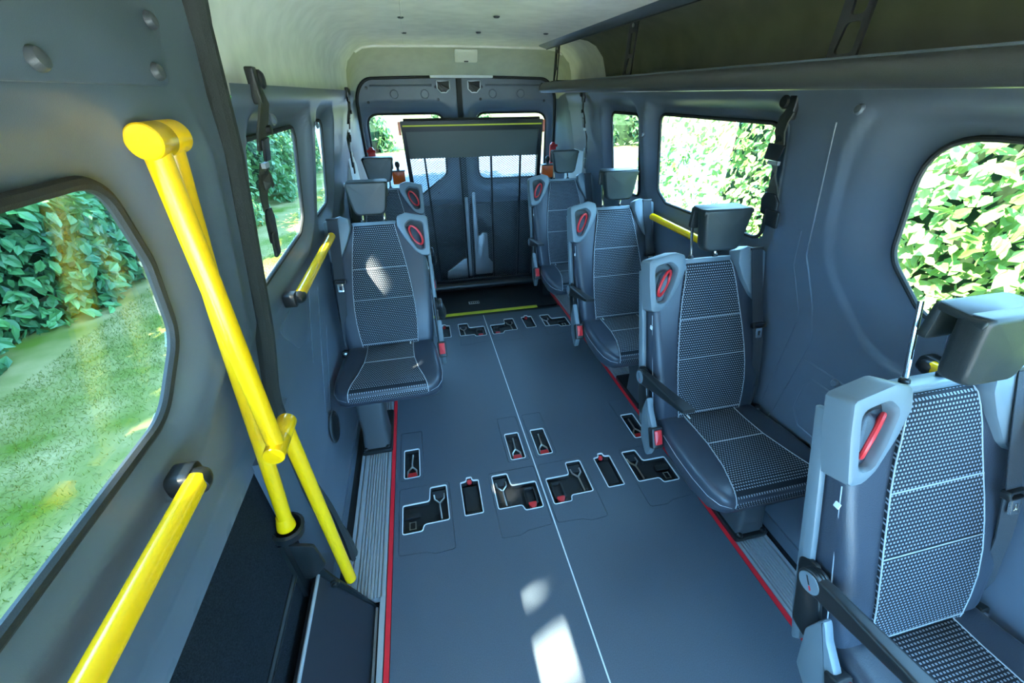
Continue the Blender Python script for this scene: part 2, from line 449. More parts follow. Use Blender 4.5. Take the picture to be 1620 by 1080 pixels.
# sliding door --------------------------------------------------------------
WD = fillet([(-1.0, 1.035), (0.62, 1.035), (0.722, 1.14), (0.712, 1.28), (0.66, 1.412), (-1.0, 1.412)], [0.08, 0.10, 0.09, 0.09, 0.075, 0.08], 8)
DOUT = fillet([(FRONT, 0.70), (0.965, 0.70), (0.965, 1.72), (FRONT, 1.72)], [0, 0, 0.20, 0], 12)
def door_pos(a, b, SH):
    x = np.interp(b, [0.6, 0.78, 0.86, 0.98, 1.03, 1.41, 1.50, 1.60, 1.74], [0.872, 0.866, 0.845, 0.826, 0.806, 0.745, 0.742, 0.730, 0.70])
    rec = np.clip(Gx(b) + 0.002 - x, 0.012, 0.07) * (0.25 * sstep((0.10 - SH[0]) / 0.02) + 0.75 * sstep(1.15 - SH[0] / 0.07))
    x = x + rec
    # soft vertical fold between window and door edge
    x = x - 0.012 * np.exp(-((a - 0.875) / 0.03) ** 2) * sstep((b - 0.80) / 0.1) * sstep((1.55 - b) / 0.2)
    return -x, a, b
dr = field('door_1', grid(FRONT, 1.035), grid(0.695, 1.73), door_pos, [WD], P_WALL, outer=DOUT)
tag(dr, 'sliding door lining with a large rounded window and yellow handrail', 'door', kind='structure')
window(6, WD, -1, 'large window of the sliding door with grass and hedge outside', 0.009)
mb = MB(); mb.box((-0.93, FRONT, -0.45), (-0.872, 0.965, 0.765)); o = mb.build('door_lining', CARPET, dr, label='dark carpet lining low on the door')
# cover plate with three round studs above the door window
cp = fillet([(-0.45, 1.512), (0.825, 1.512), (0.845, 1.612), (-0.45, 1.66)], 0.02, 6)
def dfr(u, v, d): return (-float(np.interp(v, [1.41, 1.5, 1.6, 1.74], [0.745, 0.742, 0.730, 0.70])) + d, u, v)
MB().prism(cp, dfr, -0.004, 0.004, 0.003).build('cover_plate', P_WALL, dr)
for (y, z) in ((0.79, 1.529), (0.81, 1.590), (0.565, 1.531)):
    p = Vector(dfr(y, z, 0.004)); MB().lathe([(0.0115, 0), (0.0115, 0.004), (0.009, 0.009), (0.004, 0.0115), (0, 0.012)], p, (1, 0, 0.15)).build('stud', P_DARKTRIM, dr)
def wall_pt(sgn, y, z, off=0.0): return Vector((sgn * (float(W(z)) - off), y, z))
p = Vector((-0.800, 0.79, 1.12)); MB().lathe([(0.013, 0), (0.013, 0.004), (0.009, 0.009), (0, 0.011)], p + Vector((0.006, 0, 0)), (1, -0.1, 0.16)).build('stud', P_WALL, dr)

# seal around the door opening
def seal_x(z): return -float(np.interp(z, [-0.1, 0.15, 0.45, 0.80, 1.00, 1.41, 1.60, 1.75], [0.80, 0.805, 0.845, 0.846, 0.806, 0.742, 0.728, 0.70]))
sp_ = [(z_, y_) for (y_, z_) in fillet([(1.045, -0.10), (1.045, 1.735), (FRONT, 1.735)], [0, 0.21, 0], 14)]
path = []
for i in range(30): path.append((seal_x(-0.05 + 1.5 * i / 29), 0.982 - 0.03 * math.sin(math.pi * min(1, max(0, (0.95 - (-0.05 + 1.5 * i / 29)) / 0.9))), -0.05 + 1.5 * i / 29))
for q in fillet([(0.982, 1.47), (0.982, 1.735), (0.4, 1.735)], [0, 0.16, 0], 14)[1:]: path.append((seal_x(q[1]), q[0], q[1]))
path.append((seal_x(1.735), FRONT, 1.735))
s_ = MB().tube(path, 0.023, 10).build('trim_1', SEALM); tag(s_, 'black woven rubber seal running round the sliding door opening', 'seal', kind='structure')

# headliner -----------------------------------------------------------------
HP = [(0.742, 1.503), (0.745, 1.515), (0.742, 1.58), (0.734, 1.63), (0.715, 1.675), (0.665, 1.725), (0.62, 1.748), (0.55, 1.756), (0.3, 1.760), (0.0, 1.762)]
prof = [(-x, z) for x, z in HP] + [(x, z) for x, z in HP[::-1][1:]]
CE = 3.12
mb = MB()
# the left half starts behind the door opening; the roof itself runs the whole length
rings = [[(x, y, z) for x, z in prof] for y in (0.985, 1.6, 2.2, 2.8, CE + 0.03)]
mb.loft(rings, caps=False, closed=False)
pf2 = [(-0.705, 1.745)] + [p for p in prof if p[0] > -0.67]
mb.loft([[(x, y, z) for x, z in pf2] for y in (FRONT, 0.0, 0.985)], caps=False, closed=False)
ce = mb.build('ceiling', HEAD); tag(ce, 'pale grey cloth headliner covering the roof', 'ceiling', kind='structure')
MB().tube([(-0.37, FRONT, 1.7585), (-0.37, CE, 1.7585)], 0.0022, 6).build('seam', HEAD, ce)
# dark olive sheet standing in for the shade above the luggage shelf
shade_pr = [(0.736, 1.545), (0.737, 1.575), (0.728, 1.625), (0.709, 1.669), (0.659, 1.719), (0.615, 1.741), (0.55, 1.750)]
MB().loft([[(x + 0.004 * math.sin(i * 2.1), y, z) for i, (x, z) in enumerate(shade_pr)] for y in (FRONT, 0.0, 1.2, 2.55)], caps=False, closed=False).build('shelf_shade', SHADEM, ce, label='dark olive sheet painting the shade above the shelf')
# rear surround: roof and pillars run in to the door opening
def arch(n=10):
    pts = [(-0.752, z) for z in np.linspace(-0.05, 1.44, 8)]
    pts += [(-0.752 + 0.13 * (1 - math.cos(t)), 1.44 + 0.165 * math.sin(t)) for t in np.linspace(0.15, math.pi / 2, n)]
    pts += [(x, 1.605 + 0.010 * (1 - (x / 0.62) ** 2)) for x in np.linspace(-0.55, 0, 6)]
    return pts
half = arch(); full = half + [(-x, z) for x, z in half[::-1][1:]]
def shellp(n):
    # matching points on the wall / headliner section at y = CE
    sec = [(-float(W(z)) + 0.0, z) for z in np.linspace(-0.05, 1.40, 8)]
    up = [(-x, z) for x, z in HP][1:]
    L = [0]
    for i in range(1, len(up)): L.append(L[-1] + math.dist(up[i], up[i - 1]))
    m = n - len(sec); out = []
    for k in range(m):
        t = L[-1] * k / (m - 1)
        out.append((float(np.interp(t, L, [p[0] for p in up])), float(np.interp(t, L, [p[1] for p in up]))))
    return sec + out
sh = shellp(len(half)); shf = sh + [(-x, z) for x, z in sh[::-1][1:]]
mid = [(a[0] * 0.35 + b[0] * 0.65, a[1] * 0.35 + b[1] * 0.65) for a, b in zip(shf, full)]
nlow = 8; N_ = len(full)
def sect(i0, i1, name, m, label, cat):
    mb = MB()
    mb.loft([[(x * 1.01, CE, z + 0.004) for x, z in shf[i0:i1]], [(x, CE + 0.02, z) for x, z in shf[i0:i1]], [(x, 3.26, z) for x, z in [(a[0]*0.8+b[0]*0.2, a[1]*0.72+b[1]*0.28) for a, b in zip(shf, full)][i0:i1]],
             [(x, 3.38, z) for x, z in mid[i0:i1]], [(x, 3.43, z) for x, z in full[i0:i1]], [(x * 0.995, 3.50, z) for x, z in full[i0:i1]]], caps=False, closed=False)
    o = mb.build(name, m, smooth=50); tag(o, label, cat, kind='structure'); return o
sect(0, nlow + 1, 'wall_rear_left', P_WALL, 'grey plastic corner pillar at the rear door, left of the lift', 'pillar')
sect(N_ - nlow - 1, N_, 'wall_rear_right', P_WALL, 'grey plastic corner pillar at the rear door, right of the lift', 'pillar')
hd = sect(nlow, N_ - nlow, 'wall_rear', HEAD2, 'cloth covered header above the rear doors with a dome lamp', 'header')
# shallow roll where the ceiling meets the header
mb = MB().tube([(x, CE + 0.012, z - 0.004) for x, z in prof[5:-5]], 0.008, 8).build('trim_2', HEAD); tag(mb, 'rolled edge between headliner and rear header', 'trim', kind='structure')

# rear doors ----------------------------------------------------------------
RY = 3.53
RWL = fillet([(-0.695, 0.87), (-0.36, 0.87), (-0.36, 0.80), (-0.12, 0.97), (-0.115, 1.375), (-0.695, 1.375)], [0.08, 0, 0, 0.07, 0.08, 0.09], 8)
RWL = fillet([(-0.70, 0.66), (-0.36, 0.78), (-0.135, 0.93), (-0.125, 1.375), (-0.70, 1.375)], [0.09, 0.06, 0.07, 0.08, 0.09], 8)
RWR = fillet([(0.125, 0.885), (0.70, 0.885), (0.70, 1.375), (0.125, 1.375)], [0.08, 0.09, 0.09, 0.08], 8)
def rear_pos(a, b, SH):
    y = np.full(a.shape, RY)
    y = y + 0.05 * sstep(1.1 - SH[0] / 0.085)
    y = y + 0.018 * sstep((0.74 - b) / 0.03)
    return a, y, b
for i, (x0, x1, ho, lb) in enumerate(((-0.765, -0.014, RWL, 'left rear door with a window, grass seen through it'), (0.014, 0.765, RWR, 'right rear door with a window, road seen through it'))):
    d_ = field('door_%d' % (i + 2), grid(x0, x1), grid(-0.10, 1.63), rear_pos, [ho], P_WALL)
    tag(d_, lb, 'door', kind='structure')
    path = [(x, RY + 0.048, z) for x, z in inset(ho, 0.002)]; MB().tube(path, 0.008, 8, closed=True).build('gasket', RUBBER, d_)
    MB().loft([[(x, RY + 0.052, z) for x, z in ho], [(x, RY + 0.056, z) for x, z in ho]]).build('pane', GLASS, d_, smooth=0)
    sx = -1 if i == 0 else 1
    # pressed beads, round plugs, screw caps and lock plate on the upper panel
    MB().tube([(sx * 0.20, RY, 1.555), (sx * 0.64, RY, 1.553)], 0.006, 8).build('bead', P_WALL, d_)
    for px_, pz_ in ((sx * 0.255, 1.50), (sx * 0.475, 1.50)):
        MB().lathe([(0.031, 0), (0.031, 0.004), (0.027, 0.007), (0.024, 0.004), (0.0, 0.004)], (px_, RY, pz_), (0, -1, 0), 24).build('plug', P_WALL, d_)
    for px_, pz_ in ((sx * 0.16, 1.465), (sx * 0.17, 1.545), (sx * 0.665, 1.54), (sx * 0.665, 1.45), (sx * 0.22, 0.80)):
        MB().lathe([(0.010, 0), (0.010, 0.003), (0.006, 0.006), (0, 0.0065)], (px_, RY, pz_), (0, -1, 0), 12).build('screw_cap', P_DARKTRIM, d_)
    lp = fillet([(sx * 0.065, 1.53), (sx * 0.095, 1.505), (sx * 0.135, 1.505), (sx * 0.165, 1.535), (sx * 0.165, 1.585), (sx * 0.065, 1.585)], 0.008, 3)
    fr = lambda u, v, d: (u, RY - d, v)
    MB().prism(lp, fr, -0.004, 0.010, 0.003).build('lock_bezel', WHITE, d_)
    MB().prism(inset(lp, 0.008), fr, 0.006, 0.013, 0.002).build('lock_pocket', BLACK, d_)
    # black lower liner
    MB().prism(rrect(min(sx * 0.03, sx * 0.74), max(sx * 0.03, sx * 0.74), -0.08, 0.70, 0.03), fr, -0.024, 0.006, 0.004).build('lower_liner', BLACK, d_)
MB().box((-0.02, RY - 0.02, -0.1), (0.02, RY + 0.03, 1.62)).build('seal', RUBBER, bpy.data.objects['door_2'])
# door latch hardware seen through the mesh
e = empty('door_latch_bar', (0.03, 3.5, 0.1)); tag(e, 'pale metal latch bar with a stepped base between the rear doors', 'latch')
fr2 = lambda u, v, d: (u - 0.03, -d - 0.0, v - 0.1)
MB().prism(fillet([(0.045, 0.07), (0.20, 0.07), (0.215, 0.16), (0.17, 0.22), (0.165, 0.45), (0.125, 0.46), (0.085, 0.42), (0.075, 0.80), (0.045, 0.80)], 0.012, 3), fr2, 0.0, 0.03, 0.004).build('plate', GALV, e)
MB().box((-0.045, -0.03, -0.04), (-0.02, -0.005, 0.66)).build('rod', GALV, e)
MB().prism(fillet([(-0.02, 0.05), (-0.02, 0.24), (-0.06, 0.23), (-0.21, 0.12), (-0.22, 0.05)], 0.012, 3), fr2, 0.0, 0.03, 0.004).build('corner_plate', GALV, e)
# black channel round the rear opening
path = [(x * 0.985, 3.485, z - 0.006) for x, z in full]
o = MB().tube(path, 0.012, 8).build('trim_3', RUBBER); tag(o, 'thin black seal round the rear door opening', 'seal', kind='structure')

# front of the cab behind the camera: bulkhead with windscreen ------------------
WS = rrect(-0.86, 0.86, 0.42, 1.40, 0.10, 8)
outer = [(-0.95, -0.45), (0.95, -0.45), (0.95, 1.80), (-0.95, 1.80)]
V, T = cdt(outer, [WS]); mb = MB(); mb.add([(x, FRONT, z) for x, z in V], T)
o = mb.build('wall_front', P_DARKTRIM, smooth=0); tag(o, 'front end of the cabin with the windscreen opening', 'wall', kind='structure')
e = empty('window_7', (0, FRONT, 0)); tag(e, 'windscreen at the front end of the cabin', 'window', kind='structure')
MB().tube([(x, 0.0, z) for x, z in WS], 0.012, 8, closed=True).build('gasket', RUBBER, e)
MB().loft([[(x, 0.01, z) for x, z in WS], [(x, 0.014, z) for x, z in WS]]).build('pane', GLASS, e, smooth=0)
# outer body skin so that no daylight leaks round the linings
mb = MB()
mb.box((-0.96, FRONT, 1.80), (0.96, 3.62, 1.83)); mb.box((-0.96, 3.50, 1.60), (0.96, 3.62, 1.80))
for s_x in (-1, 1): mb.box((s_x * 0.80, FRONT, 1.50), (s_x * 0.96, 3.62, 1.80)); mb.box((s_x * 0.80, 2.95, -0.4), (s_x * 0.96, 3.62, 1.5))
o = mb.build('roof', RENDERW); tag(o, 'outer roof skin of the van', 'roof', kind='structure')

# ------------------------------------------------------------------ floor
FEND = 2.795
SUBZ = -0.045
L3 = [(-0.216, 1.046), (-0.112, 1.046), (-0.104, 1.018), (-0.021, 1.018), (-0.021, 1.158), (-0.134, 1.158), (-0.140, 1.228), (-0.216, 1.228)]
MATL = [(-0.227, 0.918), (-0.150, 0.914), (-0.115, 0.928), (-0.008, 0.934), (-0.008, 1.243), (-0.227, 1.243)]
def mirror(pts, c): return [(2 * c - x, y) for x, y in pts][::-1]
def shift(pts, dx, dy): return [(x + dx, y + dy) for x, y in pts]
mods = []   # (tray outline, mat outline, hook side sign, dx of module, dy, box kind)
for dy in (0.0, 1.465):
    mods.append((mirror(L3, -0.317), mirror(MATL, -0.317), -0.317, dy, 'buckle', True))
    mods.append((L3, MATL, None, dy, 'box', False))
    mods.append((mirror(L3, 0.0), None, 0.0, dy, 'box', True))
    mods.append((shift(L3, 0.648, 0), shift(MATL, 0.648, 0), 'shift', dy, 'buckle', False))
mods2 = []
for k in range(8):
    dy = 0.0 if k < 4 else 1.465
    dxm, mir, kind = [(-0.4015 - 0.216, True, 'buckle'), (0, False, 'box'), (0.0, True, 'box'), (0.648, False, 'buckle')][k % 4]
    # module k: x -> dxm + x (plain) or dxm - x' (mirrored) with x measured from the module's own outline
    if mir:
        c = -0.317 if k % 4 == 0 else 0.122 / 1.0
        cx = {0: -0.3175, 2: 0.001}[k % 4]
        f = (lambda cx: (lambda x, y: (2 * cx - x, y)))(cx)
    else: f = (lambda d: (lambda x, y: (x + d, y)))(dxm)
    # third module repeats the mirrored outline right of the centre joint with the hook outboard
    mods2.append((f, mir, kind, dy))
def mapped(f, mir, pts, dy):
    r = [(f(x, y)[0], y + dy) for x, y in pts]
    return r[::-1] if mir else r
caps_ = [(-0.3175, 0.0), (0.3270, 0.0), (-0.3190, 1.465), (0.3250, 1.470)]
CAPO = [(-0.041, 1.047), (0.041, 1.047), (0.043, 1.222), (0.016, 1.226), (0.013, 1.245), (-0.013, 1.245), (-0.016, 1.226), (-0.043, 1.222)]
hooks_ = [-0.571, -0.067, 0.070, 0.582]
HKO = rrect(-0.038, 0.038, 1.297, 1.475, 0.012, 4); HKM = rrect(-0.053, 0.053, 1.285, 1.596, 0.014, 4)

def third(dy):   # tray right of the centre joint: body inboard, hook outboard
    return lambda x, y: (-x + 0.006, y)
holesL = []; holesR = []; MODS = []
for f, mir, kind, dy in mods2:
    hole = mapped(f, mir, L3, dy)
    mt = mapped(f, mir, MATL, dy)
    MODS.append((f, mir, kind, dy, hole, mt))
# module 3: mirrored about the joint puts its hook outboard, as wanted
for f, mir, kind, dy, hole, mt in MODS:
    (holesL if sum(p[0] for p in mt) < 0 else holesR).append(fillet(mt, 0.014, 3))
for cx, dy in caps_: (holesL if cx < 0 else holesR).append(fillet(shift(CAPO, cx, dy), 0.008, 3))
for cx in hooks_: (holesL if cx < 0 else holesR).append(shift(HKM, cx, 0))
floor = MB().box((-0.86, FRONT, -0.10), (0.86, 3.55, SUBZ)).build('floor', FLOORSUB, smooth=0)
tag(floor, 'slate grey floor with recessed wheelchair anchor trays', 'floor', kind='structure')
slab('floor_panel', [(-0.646, FRONT), (-0.0022, FRONT), (-0.0022, FEND), (-0.646, FEND)], holesL, 0.0, -0.04, FLOORM, floor)
slab('floor_panel', [(0.0022, FRONT), (0.646, FRONT), (0.646, FEND), (0.0022, FEND)], holesR, 0.0, -0.04, FLOORM, floor)
MB().box((-0.0024, FRONT, -0.02), (0.0024, FEND, 0.0006)).build('joint_strip', WHITE, floor, label='thin white joint down the middle')
for sx, n, lb in ((-1, 4, 'red edging strip on the floor along the left rail'), (1, 5, 'red edging strip on the floor along the right rail')):
    o = MB().box((sx * 0.648, FRONT, -0.03), (sx * 0.664, 3.1 if sx > 0 else FEND, 0.0025)).build('trim_%d' % n, RED); tag(o, lb, 'edging strip', kind='structure')

def yhook(ox, oy, parent, up=1, length=0.125, wide=0.05):
    """forked steel tie-down hook lying in a tray; up=+1: fork towards the rear"""
    e = MB(); z = -0.011
    h = length / 2
    st = (ox, oy - up * h, z)
    e.tube([(ox + 0.004, oy - up * h, z - 0.004), (ox, oy - up * 0.1 * h, z + 0.002), (ox, oy + up * 0.25 * h, z)], 0.0042, 8)
    for s in (-1, 1):
        e.tube([(ox, oy + up * 0.2 * h, z), (ox + s * wide * 0.42, oy + up * 0.58 * h, z), (ox + s * wide * 0.45, oy + up * h, z - 0.004)], 0.0042, 8)
    return e.build('hook', STEEL, parent)

def rim(outline, parent, z=0.0015, wd=0.0042):
    n = len(outline); i_ = inset(outline, wd); mb = MB()
    mb.loft([[(x, y, -0.02) for x, y in outline], [(x, y, z) for x, y in outline], [(x, y, z) for x, y in i_], [(x, y, -0.02) for x, y in i_]], caps=False)
    mb.build('rim', WHITE, parent, smooth=0, label='thin white rim')
def pan(outline, parent, depth=0.022):
    i_ = inset(outline, 0.004); mb = MB()
    mb.loft([[(x, y, -0.002) for x, y in i_], [(x, y, -depth) for x, y in inset(i_, 0.002)]], caps=False)
    V, T = cdt(inset(i_, 0.002), []); mb.add([(x, y, -depth) for x, y in V], T)
    mb.build('tray', TRAY, parent, smooth=0)

rowtxt = {0.0: 'near row', 1.465: 'row by lift'}
modlab = {0: 'beside the left red strip', 1: 'left of the white floor joint', 2: 'right of the white floor joint', 3: 'beside the right red strip'}
for k, (f, mir, kind, dy, hole, mt) in enumerate(MODS):
    if k == 4: continue      # wholly hidden behind the left seat
    e = empty('anchor_tray', (0, 0, 0))
    tag(e, 'stepped anchor tray with fork hook, %s, %s' % (modlab[k % 4], rowtxt[dy]), 'anchor tray', 'stepped anchor trays in the floor')
    ho = fillet(hole, 0.012, 3); mo = inset(fillet(mt, 0.014, 3), 0.0016)
    slab('cover_mat', mo, [ho], -0.0002, -0.03, FLOORM, e)
    rim(ho, e); pan(ho, e)
    hx = f(-0.178, 0)[0]
    MB().lathe([(0.013, 0), (0.012, 0.0005), (0, 0.0006)], (hx - 0.012, 1.085 + dy, -0.0218), (0, 0, 1), 16).build('finger_well', BLACKM, e)
    MB().lathe([(0.013, 0), (0.012, 0.0005), (0, 0.0006)], (hx + 0.014, 1.085 + dy, -0.0218), (0, 0, 1), 16).build('finger_well', BLACKM, e)
    yhook(hx, 1.130 + dy, e, 1)
    # strap eye behind the fork
    MB().prism(fillet([(hx - 0.028, 1.172 + dy), (hx + 0.028, 1.172 + dy), (hx + 0.03, 1.214 + dy), (hx - 0.03, 1.214 + dy)], 0.006, 3), lambda u, v, d: (u, v, d), -0.021, -0.014, 0.002).build('strap', BELT, e)
    bx = f(-0.063, 0)[0]
    if kind == 'box':
        b_ = MB(); b_.ring(polar(rrect(bx - 0.026, bx + 0.026, 1.045 + dy, 1.138 + dy, 0.006), (bx, 1.09 + dy), 32), polar(rrect(bx - 0.018, bx + 0.018, 1.058 + dy, 1.128 + dy, 0.004), (bx, 1.09 + dy), 32), lambda u, v, d: (u, v, d), -0.022, -0.006, 0.002)
        b_.build('pocket', BLACK, e)
        MB().prism(fillet([(bx - 0.018, 1.046 + dy), (bx - 0.008, 1.028 + dy), (bx + 0.008, 1.028 + dy), (bx + 0.018, 1.046 + dy), (bx + 0.018, 1.058 + dy), (bx - 0.018, 1.058 + dy)], 0.004, 3), lambda u, v, d: (u, v, d), -0.02, -0.004, 0.002).build('pull_tab', REDP, e)
    else:
        MB().prism(rrect(bx - 0.033, bx + 0.033, 1.095 + dy, 1.122 + dy, 0.006), lambda u, v, d: (u, v, d), -0.021, -0.006, 0.003).build('grip', BLACK, e)
        b_ = MB(); b_.tube([(bx - 0.012, 1.043 + dy, -0.010), (bx - 0.012, 1.075 + dy, -0.010), (bx + 0.012, 1.075 + dy, -0.010), (bx + 0.012, 1.043 + dy, -0.010)], 0.003, 6, closed=True); b_.build('buckle_frame', STEEL, e)
        for s in (-1, 1): MB().lathe([(0.013, 0), (0.012, 0.001), (0, 0.0012)], (bx + s * 0.026, 1.052 + dy, -0.0215), (0, 0, 1), 14).build('finger_well', BLACKM, e)
for k, (cx, dy) in enumerate(caps_):
    e = empty('strap_box', (0, 0, 0))
    tag(e, 'narrow strap box with red knob, %s of white joint, %s' % ('left' if cx < 0 else 'right', rowtxt[0.0 if dy < 1 else 1.465]), 'strap box', 'strap boxes in the floor')
    ol = fillet(shift(CAPO, cx, dy), 0.008, 3); rim(ol, e); pan(ol, e, 0.03)
    MB().prism(rrect(cx - 0.030, cx + 0.030, 1.075 + dy, 1.205 + dy, 0.004), lambda u, v, d: (u, v, d), -0.030, -0.017, 0.003).build('lid', TRAY, e)
    MB().prism(rrect(cx - 0.032, cx + 0.032, 1.056 + dy, 1.072 + dy, 0.003), lambda u, v, d: (u, v, d), -0.030, -0.012, 0.003).build('grip', BLACK, e)
    MB().lathe([(0.011, 0), (0.011, 0.010), (0.008, 0.014), (0, 0.0145)], (cx, 1.229 + dy, -0.022), (0, 0, 1), 14).build('knob', REDP, e)
hl = ['beside the left red strip', 'just left of the white joint', 'just right of the white joint', 'half under the seat buckle on the right']
for cx, lb in zip(hooks_, hl):
    e = empty('hook_tray', (0, 0, 0)); tag(e, 'small hook tray with red strap, %s' % lb, 'anchor tray', 'small hook trays in the floor')
    ol = shift(HKO, cx, 0); slab('cover_mat', inset(shift(HKM, cx, 0), 0.0016), [ol], -0.0002, -0.03, FLOORM, e); rim(ol, e); pan(ol, e)
    for s in (-1, 1): MB().lathe([(0.012, 0), (0.011, 0.0005), (0, 0.0006)], (cx + s * 0.014, 1.435, -0.0218), (0, 0, 1), 14).build('finger_well', BLACKM, e)
    yhook(cx, 1.385, e, -1, 0.130, 0.046)
    MB().prism(fillet([(cx - 0.023, 1.305), (cx + 0.023, 1.305), (cx + 0.019, 1.335), (cx - 0.019, 1.335)], 0.005, 3), lambda u, v, d: (u, v, d), -0.021, -0.008, 0.002).build('strap', REDP, e, label='red strap end')

# seat rails ------------------------------------------------------------------
def rail(sx, y0, y1, label):
    e = empty('seat_rail', (0, 0, 0)); tag(e, label, 'seat rail', 'aluminium seat rails')
    pr = [(0.668, -0.03), (0.668, 0.001), (0.680, 0.001), (0.680, -0.014), (0.687, -0.014), (0.687, 0.001)]
    x = 0.694
    pr += [(x, 0.001)]
    for i in range(7):
        pr += [(x + 0.0005, -0.009), (x + 0.0045, -0.009), (x + 0.005, 0.001), (x + 0.0108, 0.001)]; x += 0.0118
    pr += [(0.786, 0.001), (0.786, -0.014), (0.794, -0.014), (0.794, 0.001), (0.806, 0.001), (0.806, -0.03)]
    mb = MB(); ring = lambda y: [(sx * a, y, b) for a, b in pr]
    mb.loft([ring(y0), ring(y1)]); mb.build('profile', ALU, e, smooth=0)
    MB().box((sx * 0.806, y0, -0.03), (sx * 0.842, y1, -0.012)).build('channel', BLACK, e)
    if y0 > 0: MB().box((sx * 0.668, FRONT, -0.03), (sx * 0.686, y0, 0.001)).build('edge_profile', ALU, e)
rail(-1, 0.80, 2.90, 'ribbed aluminium rail in the floor under the two left seats')
rail(1, FRONT, 3.1, 'ribbed aluminium rail in the floor under the four right seats')
for sx, n in ((-1, 1), (1, 2)):
    o = MB().box((sx * 0.838, 0.85 if sx < 0 else FRONT, -0.03), (sx * 0.848, 3.15, 0.045)).build('baseboard_' + ('left' if sx < 0 else 'right'), P_WALL)
    tag(o, 'plastic skirting at the foot of the %s wall' % ('left' if sx < 0 else 'right'), 'baseboard', kind='structure')

# ------------------------------------------------------------------ seats
RA = math.radians(20)
def bf(u, s, d, sx=1):
    """seat back coordinates: u across (positive = aisle side), s up the back, d towards the sitter"""
    return (-sx * u, 0.02 + s * math.sin(RA) - d * math.cos(RA), 0.40 + s * math.cos(RA) + d * math.sin(RA))
def seat(sx, crease_y, cx, label, name='passenger_seat', arm='down'):
    """sx=+1: aisle on the left of the picture (right row); sx=-1: aisle on the right (left row)"""
    e = empty(name, (cx, crease_y, 0)); tag(e, label, 'seat', 'passenger seats facing the front')
    F = lambda u, s, d: bf(u, s, d, sx)
    X = lambda u, y, z: (-sx * u, y, z)
    # cushion: lofted from back to front
    def csec(y, hw, zt, zb, r=0.03, dip=0.0):
        pts = rrectd(-hw, hw, zb, zt, min(r, (zt - zb) * 0.45), 5); out = []
        for u, z in pts:
            if z > (zt + zb) / 2: z -= dip * max(0, 1 - (u / (hw * 0.75)) ** 2)
            out.append(X(u, y, z))
        return out
    cb = MB()
    cb.loft([csec(0.055, 0.185, 0.445, 0.385, 0.02), csec(0.045, 0.200, 0.452, 0.372, 0.03), csec(-0.02, 0.212, 0.452, 0.365, 0.035, 0.006), csec(-0.12, 0.224, 0.458, 0.36, 0.035, 0.006),
             csec(-0.25, 0.230, 0.464, 0.362, 0.035, 0.005), csec(-0.325, 0.222, 0.462, 0.37, 0.035, 0.003), csec(-0.358, 0.200, 0.452, 0.382, 0.03), csec(-0.370, 0.175, 0.44, 0.395, 0.02)])
    cush = cb.build('cushion', LEATH, e, smooth=60)
    # woven centre of the cushion, wrapped over the front edge
    ys = [0.03, -0.06, -0.15, -0.25, -0.315, -0.345, -0.362, -0.372, -0.3725, -0.366]
    zs = [0.4505, 0.4515, 0.4555, 0.4620, 0.4625, 0.458, 0.449, 0.432, 0.414, 0.396]
    hw = [0.108, 0.108, 0.112, 0.130, 0.150, 0.158, 0.162, 0.163, 0.163, 0.162]
    cl = MB(); rows = []
    for y, z, h in zip(ys, zs, hw): rows.append([X(u, y, z + 0.0035 if y > -0.36 else z) for u in np.linspace(-h, h, 9)])
    low = [[(p[0], p[1] + 0.006, p[2] - 0.009) for p in r] for r in rows]
    rr = [r + l[::-1] for r, l in zip(rows, low)]
    cl.loft(rr); cf = cl.build('cushion_cloth', CLOTH_S, cush, smooth=60, label='dark woven cloth with pale flecks')
    for s in (-1, 1):
        MB().tube([X(s * h, y, z + 0.004) for y, z, h in zip(ys[:-1], zs, hw)], 0.0016, 5).build('stitching', THREAD, cush)
        MB().tube([X(s * (v + 0.001), y, z) for y, v, z in ((-0.05, 0.2165, 0.425), (-0.15, 0.226, 0.425), (-0.25, 0.2305, 0.43), (-0.32, 0.224, 0.43), (-0.355, 0.204, 0.425), (-0.370, 0.172, 0.42))], 0.0013, 5).build('stitching', THREAD, cush)
    MB().tube([X(u, -0.15, 0.4602) for u in np.linspace(-0.112, 0.112, 5)], 0.0014, 5).build('stitching', THREAD, cush)
    MB().box(X(0.092, 0.012, 0.4535), X(0.098, -0.02, 0.4565)).build('tag', WHITE, cush)
    # seat pan and pedestal
    MB().loft([csec(0.04, 0.17, 0.385, 0.335, 0.015), csec(-0.28, 0.18, 0.375, 0.345, 0.012)]).build('seat_pan', BLACK, e)
    po = -0.125     # towards the wall
    pedx = lambda u: u + po
    pm = MB()
    def psec(z, w2, y0, y1): return [X(pedx(u), y, z) for u, y in rrect(-w2, w2, y0, y1, 0.02, 4)]
    pm.loft([psec(0.02, 0.062, -0.26, -0.10), psec(0.12, 0.056, -0.24, -0.09), psec(0.34, 0.070, -0.19, 0.0), psec(0.36, 0.075, -0.18, 0.01)])
    pd = pm.build('pedestal', P_DARKTRIM, e)
    MB().prism(rrect(-0.072, 0.072, -0.275, 0.02, 0.015), lambda u, v, d: X(pedx(u), v, d), 0.002, 0.026, 0.004).build('foot_plate', BLACKM, pd)
    for u in (-0.052, 0.052): MB().lathe([(0.011, 0), (0.011, 0.008), (0.007, 0.012), (0, 0.012)], X(pedx(u), -0.262, 0.025), (0, 0, 1), 8).build('bolt', BLACKM, pd)
    # backrest body
    def bsec(s, hw, d0, d1, r=0.028, dip=0.0):
        out = []
        for u, d in rrectd(-hw, hw, d0, d1, min(r, (d1 - d0) * 0.42), 5):
            if d > (d0 + d1) / 2: d -= dip * max(0, 1 - (u / (hw * 0.7)) ** 2)
            out.append(F(u, s, d))
        return out
    bb = MB()
